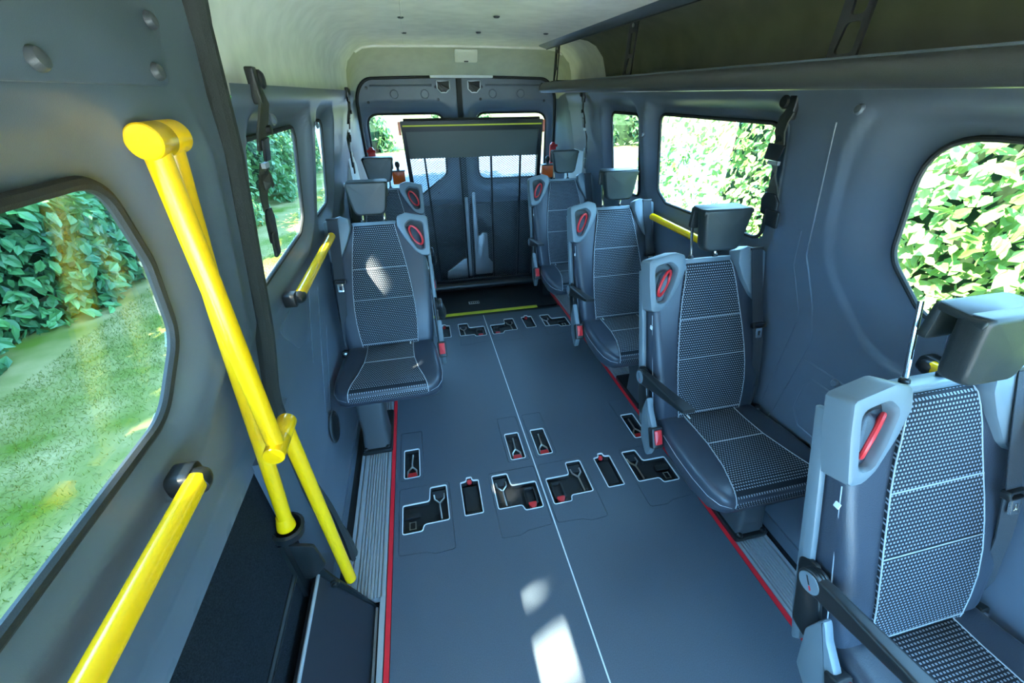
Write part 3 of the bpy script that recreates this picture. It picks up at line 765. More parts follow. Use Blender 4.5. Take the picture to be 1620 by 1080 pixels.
    bb.loft([bsec(-0.02, 0.180, -0.05, 0.012, 0.02), bsec(0.0, 0.198, -0.065, 0.024, 0.03), bsec(0.06, 0.212, -0.07, 0.036, 0.034, 0.004), bsec(0.16, 0.221, -0.07, 0.044, 0.036, 0.006), bsec(0.30, 0.225, -0.065, 0.038, 0.034, 0.008),
             bsec(0.42, 0.225, -0.06, 0.028, 0.03, 0.006), bsec(0.50, 0.222, -0.055, 0.022, 0.025, 0.002), bsec(0.58, 0.205, -0.05, 0.016, 0.025), bsec(0.605, 0.175, -0.045, 0.010, 0.02), bsec(0.614, 0.15, -0.038, 0.0, 0.015)])
    back = bb.build('backrest', LEATH, e, smooth=60)
    ss = [0.005, 0.05, 0.10, 0.16, 0.23, 0.30, 0.36, 0.42, 0.48, 0.53, 0.57, 0.598, 0.612]
    dd = [0.025, 0.035, 0.040, 0.0435, 0.0430, 0.0390, 0.0345, 0.0290, 0.0250, 0.0235, 0.0205, 0.015, 0.006]
    hw = [0.128, 0.132, 0.137, 0.141, 0.141, 0.137, 0.131, 0.124, 0.115, 0.106, 0.098, 0.094, 0.092]
    rows = [[F(u, s, d + 0.004) for u in np.linspace(-h, h, 9)] + [F(u, s, d - 0.008) for u in np.linspace(h, -h, 9)] for s, d, h in zip(ss, dd, hw)]
    MB().loft(rows).build('backrest_cloth', CLOTH_B, back, smooth=60, label='dark woven cloth with pale flecks')
    for s in (-1, 1): MB().tube([F(s * h, q, d + 0.004) for q, d, h in zip(ss, dd, hw)], 0.0016, 5).build('stitching', THREAD, back)
    for q in (0.055, 0.27, 0.415):
        d = float(np.interp(q, ss, dd)); h = float(np.interp(q, ss, hw))
        MB().tube([F(u, q, d + 0.0055) for u in np.linspace(-h, h, 6)], 0.0014, 5).build('stitching', THREAD, back)
    MB().tube([F(0.2225, q, 0.012) for q in np.linspace(0.05, 0.44, 10)], 0.0014, 5).build('stitching', THREAD, back)
    MB().box(F(0.2245, 0.388, 0.013), F(0.2275, 0.404, 0.007)).build('tag', WHITE, back)
    # shoulder shells
    wing = fillet([(0.243, 0.455), (0.249, 0.56), (0.248, 0.636), (0.150, 0.658), (0.108, 0.645), (0.104, 0.60), (0.130, 0.545), (0.175, 0.478), (0.205, 0.455)], [0.012, 0, 0.012, 0.012, 0.012, 0.02, 0.05, 0.05, 0.03], 5)
    hole = fillet([(0.219, 0.487), (0.224, 0.610), (0.165, 0.622), (0.140, 0.600), (0.165, 0.535), (0.190, 0.490)], [0.014, 0.02, 0.02, 0.02, 0.03, 0.02], 5)
    c = (0.186, 0.562)
    sh_ = MB(); sh_.ring(polar(wing, c, 60), polar(hole, c, 60), F, -0.018, 0.040, 0.008); sh = sh_.build('shoulder_shell', SHELL, e, smooth=40, label='grey shoulder shell with a grab hole')
    MB().prism(inset(wing, 0.006), F, -0.016, 0.012).build('shell_back', BLACK, sh, smooth=0)
    ov = []
    ct, st_ = math.cos(math.radians(62)), math.sin(math.radians(62))
    for k in range(26):
        a = 2 * math.pi * k / 26; p_, q_ = 0.047 * math.cos(a), 0.020 * math.sin(a)
        ov.append(F(0.186 - (p_ * ct - q_ * st_), 0.553 + p_ * st_ + q_ * ct, 0.030 + 0.014 * math.sin(a)))
    MB().tube(ov, 0.0052, 8, closed=True).build('grab_loop', REDP, sh, label='red pull loop')
    w2 = [(-(0.104 + (u - 0.104) * 0.79), s) for u, s in wing][::-1]
    sh2 = MB().prism(w2, F, -0.018, 0.040, 0.008).build('shoulder_shell', SHELL, e, smooth=40)
    sc = fillet([(0.0, -0.050), (0.10, -0.055), (0.60, -0.040), (0.60, -0.014), (0.30, -0.018), (0.12, -0.024), (0.02, -0.028)], [0.01, 0, 0, 0, 0, 0.02, 0.01], 4)
    MB().prism(sc, lambda a, b, d: F(0.228 + d, a, b), 0.0, 0.018, 0.005).build('side_cover', SHELL, e)
    MB().prism(fillet([(-0.092, 0.602), (0.092, 0.602), (0.105, 0.628), (-0.105, 0.628)], 0.006, 3), F, -0.045, 0.004, 0.004).build('top_rail', SHELL, e)
    # head restraint on two posts
    for u in (-0.050, 0.050):
        MB().tube([F(u, 0.61, -0.018), F(u, 0.70, -0.014), F(u, 0.80, -0.008)], 0.0052, 10).build('headrest_post', CHROME, e)
        MB().lathe([(0.010, 0), (0.010, 0.008), (0.007, 0.012), (0.0055, 0.012)], F(u, 0.627, -0.018), (0, math.sin(RA), math.cos(RA)), 12).build('post_collar', BLACK, e)
    hx = 0.0
    face = fillet([(-0.068, 0.0), (0.068, 0.0), (0.094, 0.140), (-0.094, 0.140)], [0.03, 0.03, 0.012, 0.012], 5)
    hz0 = 1.034; hy0 = 0.192
    def HF(u, v, d): return X(u, hy0 - d * 0.97 + v * 0.02 - 0.020 * (u / 0.09) ** 2 * -1.0 * 0.6, hz0 + v + d * 0.10)
    hb = MB(); rings = []
    for d, k in ((-0.016, 0.1), (-0.017, 0.6), (-0.016, 0.90), (-0.010, 0.98), (0.0, 1.0), (0.020, 1.0), (0.028, 0.98), (0.032, 0.92), (0.0315, 0.86), (0.030, 0.6), (0.0295, 0.3), (0.0295, 0.05)):
        rings.append([HF(u * k, 0.07 + (v - 0.07) * k, d) for u, v in face])
    hb.loft(rings); hr = hb.build('headrest', HRM, e, smooth=50)
    top = fillet([(-0.093, -0.015), (0.093, -0.015), (0.088, 0.070), (-0.088, 0.070)], [0.004, 0.004, 0.02, 0.02], 4)
    MB().prism(top, lambda u, v, d: X(u, hy0 + v, hz0 + 0.122 + d + v * 0.03), 0.0, 0.017, 0.006).build('headrest_top', HRM, hr)
    bl = fillet([(-0.086, -0.045), (0.086, -0.045), (0.086, 0.03), (-0.086, 0.03)], 0.012, 4)
    MB().prism(bl, lambda u, v, d: X(u, hy0 + 0.053 + d, hz0 + 0.108 + v), 0.0, 0.018, 0.005).build('headrest_lip', HRM, hr)
    # belt on the wall side: slot, strap, guide, tongue, lower anchor
    bu = -0.176
    MB().prism(rrect(bu - 0.026, bu + 0.026, 0.640, 0.650, 0.003), F, -0.01, 0.045, 0.002).build('belt_slot', BLACK, e)
    bp = [F(bu, 0.648, 0.042), F(bu, 0.60, 0.0445), F(bu - 0.003, 0.52, 0.047), F(bu - 0.006, 0.42, 0.052), F(bu - 0.008, 0.36, 0.056)]
    belt = MB().ribbon(bp, 0.046, X(1, 0, 0), 0.0016).build('belt', BELT, e)
    bp2 = [F(bu - 0.008, 0.36, 0.056), F(bu - 0.016, 0.25, 0.050), F(bu - 0.022, 0.12, 0.034), F(bu - 0.026, 0.02, 0.0)]
    MB().ribbon(bp2, [0.040, 0.032, 0.034, 0.036], X(1, 0.3, 0), 0.003).build('belt_lap', BELT, belt)
    MB().ring(polar(rrect(bu - 0.036, bu + 0.022, 0.355, 0.377, 0.008), (bu - 0.007, 0.366), 32), polar(rrect(bu - 0.028, bu + 0.014, 0.362, 0.370, 0.003), (bu - 0.007, 0.366), 32), F, 0.050, 0.066, 0.003).build('belt_guide', BLACK, belt)
    MB().ring(polar(rrect(bu - 0.020, bu + 0.006, 0.318, 0.358, 0.004), (bu - 0.007, 0.338), 32), polar(rrect(bu - 0.012, bu - 0.002, 0.328, 0.344, 0.002), (bu - 0.007, 0.336), 32), F, 0.058, 0.063, 0.001).build('belt_tongue', CHROME, belt)
    MB().prism(rrect(-0.235, -0.205, 0.0, 0.035, 0.008), F, -0.01, 0.035, 0.004).build('belt_anchor', BLACKM, e)
    MB().lathe([(0.009, 0), (0.009, 0.010), (0, 0.011)], F(-0.214, 0.018, 0.034), (0, -1, 0.3), 10).build('anchor_bolt', CHROME, e)
    # aisle side: buckle on its bracket and armrest
    br = fillet([(-0.045, 0.30), (0.020, 0.36), (0.045, 0.47), (0.030, 0.55), (0.002, 0.50), (-0.050, 0.44), (-0.062, 0.37)], 0.025, 5)
    MB().prism(br, lambda y, z, d: X(0.238 + d, y + 0.01, z), -0.004, 0.020, 0.006).build('buckle_bracket', SHELL, e)
    bk = MB()
    def BK(u, v, d): return X(0.240 + u, -0.038 - d * 0.85 + v * 0.45, 0.405 + v * 0.9 + d * 0.5)
    bk.prism(rrect(-0.018, 0.026, -0.035, 0.045, 0.008), BK, -0.005, 0.028, 0.006); bk.build('buckle', BLACK, e)
    MB().prism(rrect(-0.010, 0.018, -0.018, 0.036, 0.003), BK, 0.026, 0.034, 0.003).build('buckle_button', REDP, e, label='red release button')
    pv = Vector(X(0.245, 0.090, 0.600))
    ax = Vector(X(1, 0, 0))
    MB().lathe([(0.027, -0.004), (0.029, 0.0), (0.029, 0.004), (0.026, 0.005), (0.029, 0.008), (0.029, 0.012), (0.026, 0.013), (0.029, 0.016), (0.029, 0.022), (0.027, 0.024)], pv, ax, 28).build('pivot', BLACK, e)
    dsc = MB().lathe([(0.024, 0.020), (0.024, 0.0255), (0.023, 0.0265), (0, 0.0265)], pv, ax, 28).build('pivot_cap', SHELL, e, label='pale grey disc with a line of print')
    for i, (a0, a1, m_) in enumerate(((-0.017, 0.004, BLACK), (0.006, 0.016, REDP))):
        MB().add([(pv + ax * 0.0268 + Vector((0, -t * 0.6 + o_ * 0.5, -t * 0.8 - o_ * 0.4)))[:] for t, o_ in ((a0, -0.003), (a1, -0.003), (a1, 0.003), (a0, 0.003))], [(0, 1, 2, 3)]).build('print', m_, dsc, smooth=0)
    if arm == 'down':
        tip = Vector(X(0.262, -0.185, 0.668)); root = pv + ax * 0.012 + Vector((0, -0.005, 0.0))
    else:
        tip = Vector(X(0.272, 0.135, 0.50)); root = pv + ax * 0.012 + Vector((0, 0.005, 0.0))
    dvec = (tip - root); ln = dvec.length; dv = dvec.normalized(); up = Vector((0, 0, 1)); up = (up - dv * up.dot(dv)).normalized(); sd_ = dv.cross(up)
    def asec(t, w_, h_, off=0.0): return [root + dv * (ln * t) + sd_ * u + up * (v + off) for u, v in rrect(-w_, w_, -h_, h_, min(w_, h_) * 0.55, 4)]
    if arm == 'down':
        secs = [asec(0.0, 0.013, 0.024), asec(0.12, 0.014, 0.025), asec(0.35, 0.016, 0.020), asec(0.65, 0.019, 0.014), asec(0.9, 0.022, 0.009), asec(1.0, 0.021, 0.006)]
    else:
        secs = [asec(0.0, 0.012, 0.016), asec(0.25, 0.016, 0.020), asec(0.6, 0.018, 0.024), asec(0.9, 0.015, 0.020), asec(1.0, 0.008, 0.012)]
    MB().loft(secs).build('armrest', BLACK if arm == 'down' else HRM, e)
    # recliner knuckle below the pivot
    MB().prism(fillet([(0.06, -0.05), (0.24, -0.045), (0.25, 0.0), (0.10, 0.015), (0.03, 0.0)], 0.02, 4), lambda a, b, d: F(0.236 + d, a, b), 0.0, 0.012, 0.003).build('hinge_plate', BLACKM, e)
    return e

CX = 0.608
seat(1, 0.215, CX, 'nearest seat on the right, cut by the picture edge, its headrest seen from the side')
seat(1, 0.970, CX, 'second seat from the front on the right, in front of the grey pillar')
seat(1, 1.765, CX, 'third seat from the front on the right, beside the wide window')
seat(1, 2.600, CX, 'rearmost seat on the right, beside the lift')
seat(-1, 1.755, -CX, 'front seat of the left pair, with a yellow rail behind its belt', arm='up')
seat(-1, 2.560, -CX, 'rear seat of the left pair, mostly hidden by the seat before it', arm='up')

# ------------------------------------------------------------------ yellow rails
# linked stanchion of the sliding door
e = empty('folding_grab_pole', (-0.74, 0.73, 0)); tag(e, 'tall bright yellow folding grab pole with round joints by the sliding door', 'grab pole')
r_ = 0.0172
q = lambda x, y, z: (x + 0.74, y - 0.73, z)
MB().lathe([(0.0215, 0), (0.0235, 0.002), (0.0235, 0.044), (0.0228, 0.045), (0.0235, 0.046), (0.0235, 0.088), (0.0215, 0.090)], q(-0.738, 0.692, 1.447), (0, 1, 0), 32).build('upper_joint', YEL, e)
MB().lathe([(0.020, 0), (0.0215, 0.002), (0.0215, 0.055), (0.021, 0.056), (0.0215, 0.057), (0.0215, 0.112), (0.020, 0.115)], q(-0.745, 0.672, 0.860), (0, 1, 0), 32).build('lower_joint', YEL, e)
MB().tube([q(-0.738, 0.714, 1.44), q(-0.745, 0.70, 0.865)], r_, 20).build('inner_tube', YEL, e)
MB().tube([q(-0.738, 0.757, 1.44), q(-0.775, 0.765, 1.16), q(-0.838, 0.775, 0.545)], r_, 20).build('outer_tube', YEL, e)
MB().lathe([(0.024, 0), (0.022, 0.02), (0.018, 0.045)], q(-0.846, 0.777, 0.50), (0.10, -0.02, 0.99), 20).build('foot', YEL, e)
MB().tube([q(-0.745, 0.765, 0.86), q(-0.762, 0.818, 0.12)], r_, 20).build('lower_tube', YEL, e)

def handrail(p0, p1, r, label, ends, sgn):
    e = empty('handrail', p0); tag(e, label, 'handrail', 'yellow wall handrails')
    a, b = Vector((0, 0, 0)), Vector(p1) - Vector(p0)
    MB().tube([a, b * 0.5, b], r, 20).build('tube', YEL, e)
    for k, t in ((0, 0.0), (1, 1.0)):
        if not ends[k]: continue
        o = b * t; dirn = b.normalized() * (1 if k else -1)
        mb = MB()
        secs = []
        for f, s1, s2 in ((-0.012, 0.9, 0.9), (-0.010, 1.12, 1.12), (0.0, 1.2, 1.2), (0.012, 1.15, 1.15), (0.022, 0.9, 0.7)):
            c = o + dirn * f + Vector((sgn * 0.012 * max(0, f * 18), 0, -0.004))
            secs.append([c + Vector((math.cos(t_) * r * s1, 0, math.sin(t_) * r * s2)) for t_ in np.linspace(0, 2 * math.pi, 17)[:-1]])
        mb.loft(secs); br = mb.build('end_bracket', BLACK, e)
        MB().prism(rrect(-0.028, 0.022, -0.022, 0.022, 0.016), lambda u, v, d: (o.x + sgn * (0.022 + d), o.y + dirn.y * 0.012 + u, o.z + v - 0.004), -0.016, 0.018, 0.003).build('base', BLACK, br)
    return e
handrail((-0.790, -0.55, 0.970), (-0.790, 0.533, 0.970), 0.0165, 'near yellow handrail under the sliding door window', (True, True), -1)
handrail((-0.790, 1.265, 0.962), (-0.790, 1.90, 0.962), 0.0165, 'yellow handrail under the left window, beside the front left seat', (True, False), -1)
handrail((0.790, 1.43, 0.952), (0.790, 1.90, 0.952), 0.0165, 'yellow handrail under the wide right window, between two headrests', (True, False), 1)
handrail((0.812, -0.55, 0.915), (0.812, 0.565, 0.915), 0.0165, 'yellow handrail under the near right window, behind the nearest headrest', (True, True), 1)

# ------------------------------------------------------------------ folded step unit in the stairwell
e = empty('folding_step', (-0.80, 0.3, 0)); tag(e, 'black folded entry step with silver edged board in the stairwell', 'step unit')
q = lambda x, y, z: (x + 0.80, y - 0.3, z)
pl = fillet([(-0.695, -0.045), (-0.725, -0.06), (-0.93, 0.05), (-0.95, 0.40), (-0.915, 0.485), (-0.86, 0.42), (-0.80, 0.215)], [0.008, 0, 0, 0.03, 0.04, 0.03, 0], 5)
MB().prism(pl, lambda u, v, d: q(u, 0.785 + d, v), 0.0, 0.010, 0.003).build('end_plate', BLACKM, e)
A_, B_ = Vector((-0.832, 0, 0.232)), Vector((-0.704, 0, -0.035))
nrm = Vector((B_.z - A_.z, 0, -(B_.x - A_.x))).normalized(); nrm = nrm if nrm.x > 0 else -nrm
bd = MB(); y0, y1 = -0.6, 0.784
def bp_(P, y, d): return q(P.x + nrm.x * d, y, P.z + nrm.z * d)
bd.add([bp_(A_, y0, 0), bp_(B_, y0, 0), bp_(B_, y1, 0), bp_(A_, y1, 0), bp_(A_, y0, -0.018), bp_(B_, y0, -0.018), bp_(B_, y1, -0.018), bp_(A_, y1, -0.018)],
       [(0, 1, 2, 3), (4, 7, 6, 5), (0, 4, 5, 1), (1, 5, 6, 2), (2, 6, 7, 3), (3, 7, 4, 0)])
bd.build('board', BOARD, e)
for P_ in (A_, B_): MB().tube([bp_(P_, y0, 0.001), bp_(P_, y1, 0.001)], 0.0055, 8).build('edge_strip', ALU, e)
MB().tube([q(-0.872, y0, 0.315), q(-0.872, 0.80, 0.315)], 0.011, 10).build('guide_bar', BLACKM, e)
MB().box(q(-0.905, y0, 0.345), q(-0.893, 0.76, 0.385)).build('guide_bar', BLACKM, e)
MB().box(q(-0.93, 0.745, 0.20), q(-0.86, 0.785, 0.46)).build('hinge_block', BLACKM, e)
MB().lathe([(0.020, 0), (0.042, 0.004), (0.044, 0.03), (0.036, 0.034), (0.030, 0.012), (0, 0.012)], q(-0.848, 0.777, 0.472), (0.12, -0.05, 0.99), 20).build('hinge_cup', BLACKM, e)
MB().prism(fillet([(-0.90, 0.44), (-0.80, 0.40), (-0.79, 0.30), (-0.84, 0.24), (-0.92, 0.30)], 0.02, 4), lambda u, v, d: q(u, 0.768 + d, v), 0.0, 0.012, 0.003).build('hinge_plate', BLACKM, e)
for x_, z_ in ((-0.880, 0.415), (-0.842, 0.325), (-0.795, 0.175), (-0.90, 0.30)):
    MB().lathe([(0.014, 0), (0.014, 0.006), (0.009, 0.007), (0.009, 0.014), (0, 0.015)], q(x_, 0.785, z_), (0, -1, 0), 12).build('bolt', BLACKM, e)
MB().box(q(-0.93, y0, -0.42), q(-0.70, 0.79, -0.40)).build('tread', BOARD, e)
# lower arm sweeping down behind the pole
pth = bez((-0.845, 0.97, 0.72), (-0.84, 0.97, 0.52), (-0.815, 0.96, 0.42), 8) + bez((-0.815, 0.96, 0.42), (-0.785, 0.95, 0.30), (-0.775, 0.91, 0.10), 8)[1:]
o = MB().ribbon(pth, 0.05, (0.55, -0.85, 0.1), 0.014).build('door_seal_lip', RUBBER); tag(o, 'black rubber lip curving down the door opening behind the grab pole', 'seal')
# stairwell side and floor
o = MB().box((-0.872, 0.80, -0.45), (-0.848, 1.06, 0.72)).build('wall_stairwell', P_WALL); tag(o, 'plastic end panel of the stairwell beside the left wall', 'wall', kind='structure')

# ------------------------------------------------------------------ wall details
for i, (sgn, y, z, lb) in enumerate(((-1, 1.20, 1.45, 'round cap high on the left pillar'), (1, 0.925, 1.462, 'round cap high on the right pillar'), (1, 0.77, 0.70, 'round cap low on the right wall panel'),
                            (-1, 1.88, 1.40, 'small round cap between the two left windows'), (1, 2.07, 1.32, 'small round cap between the two right windows'))):
    p = Vector((sgn * (float(W(z)) - (0.026 if z > 1.42 else 0.002)), y, z))
    o = MB().lathe([(0.013, 0), (0.013, 0.004), (0.009, 0.009), (0, 0.010)], (0, 0, 0), (-sgn, 0, 0.15), 16).build('screw_cap', P_WALL); o.location = p
    tag(o, lb, 'cap', 'round screw caps on the wall linings')
# speaker grille low on the left wall
e = empty('speaker_grille', (-0.856, 1.385, 0.30)); tag(e, 'round black speaker grille low on the left wall', 'speaker')
MB().lathe([(0.066, 0), (0.066, 0.006), (0.060, 0.010), (0.056, 0.006), (0, 0.008)], (0, 0, 0), (1, 0, 0), 32).build('grille', BLACK, e)
MB().lathe([(0.069, 0), (0.069, 0.004), (0.066, 0.007), (0.066, 0)], (0, 0, 0), (1, 0, 0), 32).build('bezel', P_DARKTRIM, e)
# pressed beads in the wall linings (right: pillar line and pocket; left: fold lines)
def beads(wall, sgn, paths, r=0.004, closed=False):
    for pth in paths:
        MB().tube([(sgn * (float(W(z)) + 0.0005), y, z) for y, z in pth], r, 6, closed=closed).build('bead', P_WALL, wall)
beads(wr, 1, [fillet([(1.005, 1.43), (1.01, 1.05), (0.945, 0.90), (0.90, 0.78), (0.93, 0.45), (0.95, 0.36)], [0, 0.05, 0.05, 0.05, 0.05, 0], 6)])
beads(wr, 1, [fillet([(1.045, 1.12), (1.05, 1.00), (0.975, 0.84), (0.99, 0.40)], [0, 0.04, 0.04, 0], 6)], 0.002)
beads(wr, 1, [fillet([(0.90, 0.71), (0.60, 0.71)], 0, 2), fillet([(0.93, 0.42), (0.58, 0.42)], 0, 2)], 0.003)
beads(wr, 1, [fillet([(0.84, 0.66), (0.70, 0.66), (0.66, 0.62), (0.66, 0.52), (0.70, 0.47), (0.82, 0.47), (0.86, 0.52), (0.86, 0.62)], 0.01, 3)], 0.003, True)
beads(wl, -1, [[(1.62, 0.93), (1.40, 0.62)], [(1.72, 0.80), (1.36, 0.40)], [(1.70, 0.62), (1.38, 0.32)]], 0.0016)
o = MB().prism(fillet([(1.16, 0.895), (1.56, 0.90), (1.46, 0.76), (1.40, 0.72), (1.30, 0.75)], [0.03, 0.03, 0.06, 0.05, 0.06], 6), lambda u, v, d: (-float(W(v)) + d, u, v), -0.006, 0.004, 0.003).build('armrest_swage', P_WALL, wl)

# ------------------------------------------------------------------ hanging wheelchair passenger belts
def hanging_belt(y, sgn, lean, label, loose=True, sc=1.0, ztop=1.50, ws=1.0):
    e = empty('hanging_belt', (sgn * (float(W(ztop)) - 0.016 * float(sstep(np.array((ztop - 1.44) / 0.06)))), y, ztop)); tag(e, label, 'belt', 'hanging shoulder belts on the walls')
    X = lambda a, b, c: (-sgn * a, b, c)      # a: into the cabin
    SZ = lambda z: float(W(z)) - 0.016 * float(sstep(np.array((z - 1.44) / 0.06)))
    bx0 = SZ(ztop); wx = lambda c: min(SZ(max(ztop + c, 0.9)) - bx0, 0.06)        # wall runs outwards going down
    I = lambda b, c, off=0.03: X(off * 0.5 - max(0.0, wx(c * sc)) * 0.9, b * ws + lean * c * sc, c * sc)
    MB().prism(rrect(-0.014, 0.014, -0.035, 0.035, 0.006), lambda u, v, d: X(d - 0.004, u, v), 0, 0.018, 0.003).build('bracket', BLACKM, e)
    MB().lathe([(0.019, 0), (0.019, 0.010), (0.014, 0.015), (0, 0.016)], X(0.004, 0.028, 0.012), X(1, 0, 0), 16).build('knob', BLACK, e)
    s1 = [I(0, -0.01, 0.02), I(0.012, -0.05, 0.04), I(0.018, -0.10, 0.05), I(0.02, -0.14, 0.04), I(0.03, -0.19, 0.035)]
    MB().ribbon([Vector(p) for p in s1], [v_ * (0.5 + 0.5 * ws) for v_ in (0.030, 0.038, 0.040, 0.038, 0.036)], [(0.2, 1, 0.1)] * 5, 0.005).build('upper_strap', BELTG, e)
    MB().prism(fillet([(0.000, -0.155), (0.045, -0.15), (0.060, -0.225), (0.022, -0.225)], 0.006, 3), lambda u, v, d: I(u, v, 0.045 + d), 0.0, 0.014, 0.004).build('cam_buckle', BLACK, e)
    MB().box(I(0.020, -0.245, 0.038), I(0.048, -0.228, 0.052)).build('strap_keeper', GALV, e)
    s2 = [I(0.034, -0.235, 0.040), I(0.032, -0.29, 0.036), I(0.036, -0.34, 0.034), I(0.040, -0.385, 0.034)]
    MB().ribbon([Vector(p) for p in s2], [v_ * ws for v_ in (0.028, 0.022, 0.028, 0.034)], [(0.3, 1, 0), (0.6, 0.7, 0), (0.2, 1, 0), (0, 1, 0)], 0.004).build('lower_strap', BELTG, e)
    if loose:
        MB().ribbon([Vector(I(0.036, -0.25, 0.045)), Vector(I(0.058, -0.275, 0.05)), Vector(I(0.085, -0.315, 0.052))], [0.014, 0.013, 0.012], (0.2, 0.3, 1), 0.003).build('loose_end', BELTG, e)
        MB().ribbon([Vector(I(0.030, -0.265, 0.05)), Vector(I(0.015, -0.285, 0.06)), Vector(I(0.03, -0.31, 0.055))], 0.016, (0.5, 0.5, 0.4), 0.003).build('loose_end', BELTG, e)
    MB().prism(fillet([(0.018, -0.49), (0.062, -0.48), (0.066, -0.41), (0.055, -0.375), (0.026, -0.375), (0.016, -0.41)], 0.010, 4), lambda u, v, d: I(u, v, 0.030 + d), 0.0, 0.022, 0.006).build('buckle', BLACK, e)
    MB().prism(fillet([(0.004, -0.53), (0.040, -0.525), (0.045, -0.45), (0.004, -0.445)], 0.010, 4), lambda u, v, d: I(u, v, 0.046 + d), 0.0, 0.016, 0.005).build('buckle_cover', BLACK, e)
    MB().lathe([(0.010, 0), (0.010, 0.010), (0, 0.011)], X(0.0, 0.012, -0.085), X(1, 0, 0), 12).build('stop_stud', BLACK, e)
    return e
hanging_belt(1.125, -1, 0.32, 'black shoulder belt with a loose end hanging at the left window', ztop=1.517, sc=0.66)
hanging_belt(2.74, -1, 0.25, 'black shoulder belt hanging at the rear end of the left wall', ztop=1.50, sc=0.75)
hb_ = hanging_belt(1.148, 1, 0.18, 'black shoulder belt hanging on the right pillar beside the wide window', loose=False, ztop=1.463, sc=0.66, ws=1.5)
hanging_belt(2.80, 1, 0.15, 'black shoulder belt hanging at the rear right corner by the narrow window', loose=False, ztop=1.485, sc=0.80)

# ------------------------------------------------------------------ luggage shelf
e = empty('luggage_shelf', (0.5, 1.0, 1.5)); tag(e, 'long dark luggage shelf with a rounded front edge under the roof', 'shelf')
q = lambda x, y, z: (x - 0.5, y - 1.0, z - 1.5)
pr = [(0.80, 1.525), (0.54, 1.512), (0.510, 1.503), (0.490, 1.505), (0.480, 1.518), (0.481, 1.535), (0.492, 1.552), (0.502, 1.558), (0.507, 1.553), (0.500, 1.543), (0.505, 1.530), (0.54, 1.528), (0.80, 1.537)]
MB().loft([[q(x, y, z) for x, z in pr] for y in (FRONT + 0.02, 1.0, 3.02)]).build('shelf_panel', SHELFM, e, smooth=50)
MB().tube([q(0.5035, FRONT + 0.02, 1.5575), q(0.5035, 3.02, 1.5575)], 0.0042, 8).build('edge_piping', P_WALL, e)
ep = [(0.80, 1.520), (0.52, 1.505), (0.488, 1.503), (0.477, 1.518), (0.479, 1.540), (0.495, 1.560), (0.53, 1.563), (0.60, 1.575), (0.70, 1.575), (0.80, 1.56)]
MB().prism(ep, lambda u, v, d: q(u, 3.02 + d, v), 0.0, 0.012, 0.003).build('end_cap', BLACK, e)
# ceiling channel the brackets hang from
e2 = empty('ceiling_channel', (0.5, 1.0, 1.74)); tag(e2, 'grey ceiling channel from which the shelf brackets hang', 'channel')
cpf = [(0.455, 1.763), (0.468, 1.750), (0.515, 1.738), (0.535, 1.742), (0.545, 1.763)]
MB().loft([[(x - 0.5, y - 1.0, z - 1.74) for x, z in cpf] for y in (FRONT + 0.02, 3.0)]).build('profile', P_WALL, e2, smooth=60)
MB().tube([(0.015, FRONT - 0.98, -0.003), (0.015, 2.0, -0.003)], 0.003, 6).build('edge_piping', BLACK, e2)
for y, lb in ((0.85, 'black slotted shelf bracket nearest the camera'), (1.835, 'black slotted shelf bracket in the middle of the shelf'), (2.80, 'black slotted shelf bracket at the rear end of the shelf')):
    b = empty('shelf_bracket', (0.5, y, 1.555)); tag(b, lb, 'bracket', 'shelf brackets')
    ol = rrect(-0.030, 0.030, 0.0, 0.19, 0.006, 4)
    FR = lambda u, v, d: (0.012 + 0.012 * v / 0.19 + d + 0.006 * math.sin(v / 0.19 * math.pi), u * (1 + 0.15 * math.cos(v / 0.19 * 2 * math.pi)) + 0.01 * v / 0.19, v)
    V, T = cdt(ol, [rrect(-0.019, 0.019, 0.012, 0.066, 0.010, 4), rrect(-0.019, 0.019, 0.078, 0.150, 0.010, 4)])
    mb = MB()
    hs = [ol, rrect(-0.019, 0.019, 0.012, 0.066, 0.010, 4), rrect(-0.019, 0.019, 0.078, 0.150, 0.010, 4)]
    for d in (0.0, 0.006): mb.add([FR(u, v, d) for u, v in V], T)
    for lp in hs:
        n = len(lp); mb.add([FR(u, v, 0.0) for u, v in lp] + [FR(u, v, 0.006) for u, v in lp], [(i, (i + 1) % n, n + (i + 1) % n, n + i) for i in range(n)])
    mb.build('strap', BLACK, b, smooth=30)
    for v in (0.172,): MB().lathe([(0.007, 0), (0.007, 0.004), (0, 0.005)], FR(0, v, 0.0), (-1, 0, 0), 10).build('bolt', STEEL, b)

# ------------------------------------------------------------------ ceiling fittings and lamp
for i, (x, y) in enumerate(((-0.372, 2.06), (0.0, 1.985), (-0.362, 2.54), (0.0, 2.47), (0.345, 2.455))):
    o = MB().lathe([(0.013, 0), (0.013, 0.003), (0.009, 0.006), (0, 0.006)], (0, 0, 0), (0, 0, -1), 12).build('ceiling_stud', P_DARKTRIM); o.location = (x, y, 1.7605)
    tag(o, ['dark ceiling stud nearest the camera, left one', 'dark ceiling stud nearest the camera, right one', 'dark ceiling stud of the rear row, left', 'dark ceiling stud of the rear row, middle', 'dark ceiling stud of the rear row, beside the channel'][i], 'stud', 'studs in the headliner')
e = empty('dome_lamp', (0.025, 3.205, 1.715)); tag(e, 'rectangular cream dome lamp on the rear header', 'lamp')
rot = math.radians(62)
FR = lambda u, v, d: (u, v * math.cos(rot) - d * math.sin(rot), -v * math.sin(rot) - d * math.cos(rot))
MB().prism(rrect(-0.075, 0.075, -0.038, 0.038, 0.012), FR, -0.012, 0.012, 0.004).build('housing', LAMP, e)
MB().prism(rrect(-0.060, 0.060, -0.026, 0.026, 0.008), FR, 0.010, 0.016, 0.003).build('lens', LAMP, e)
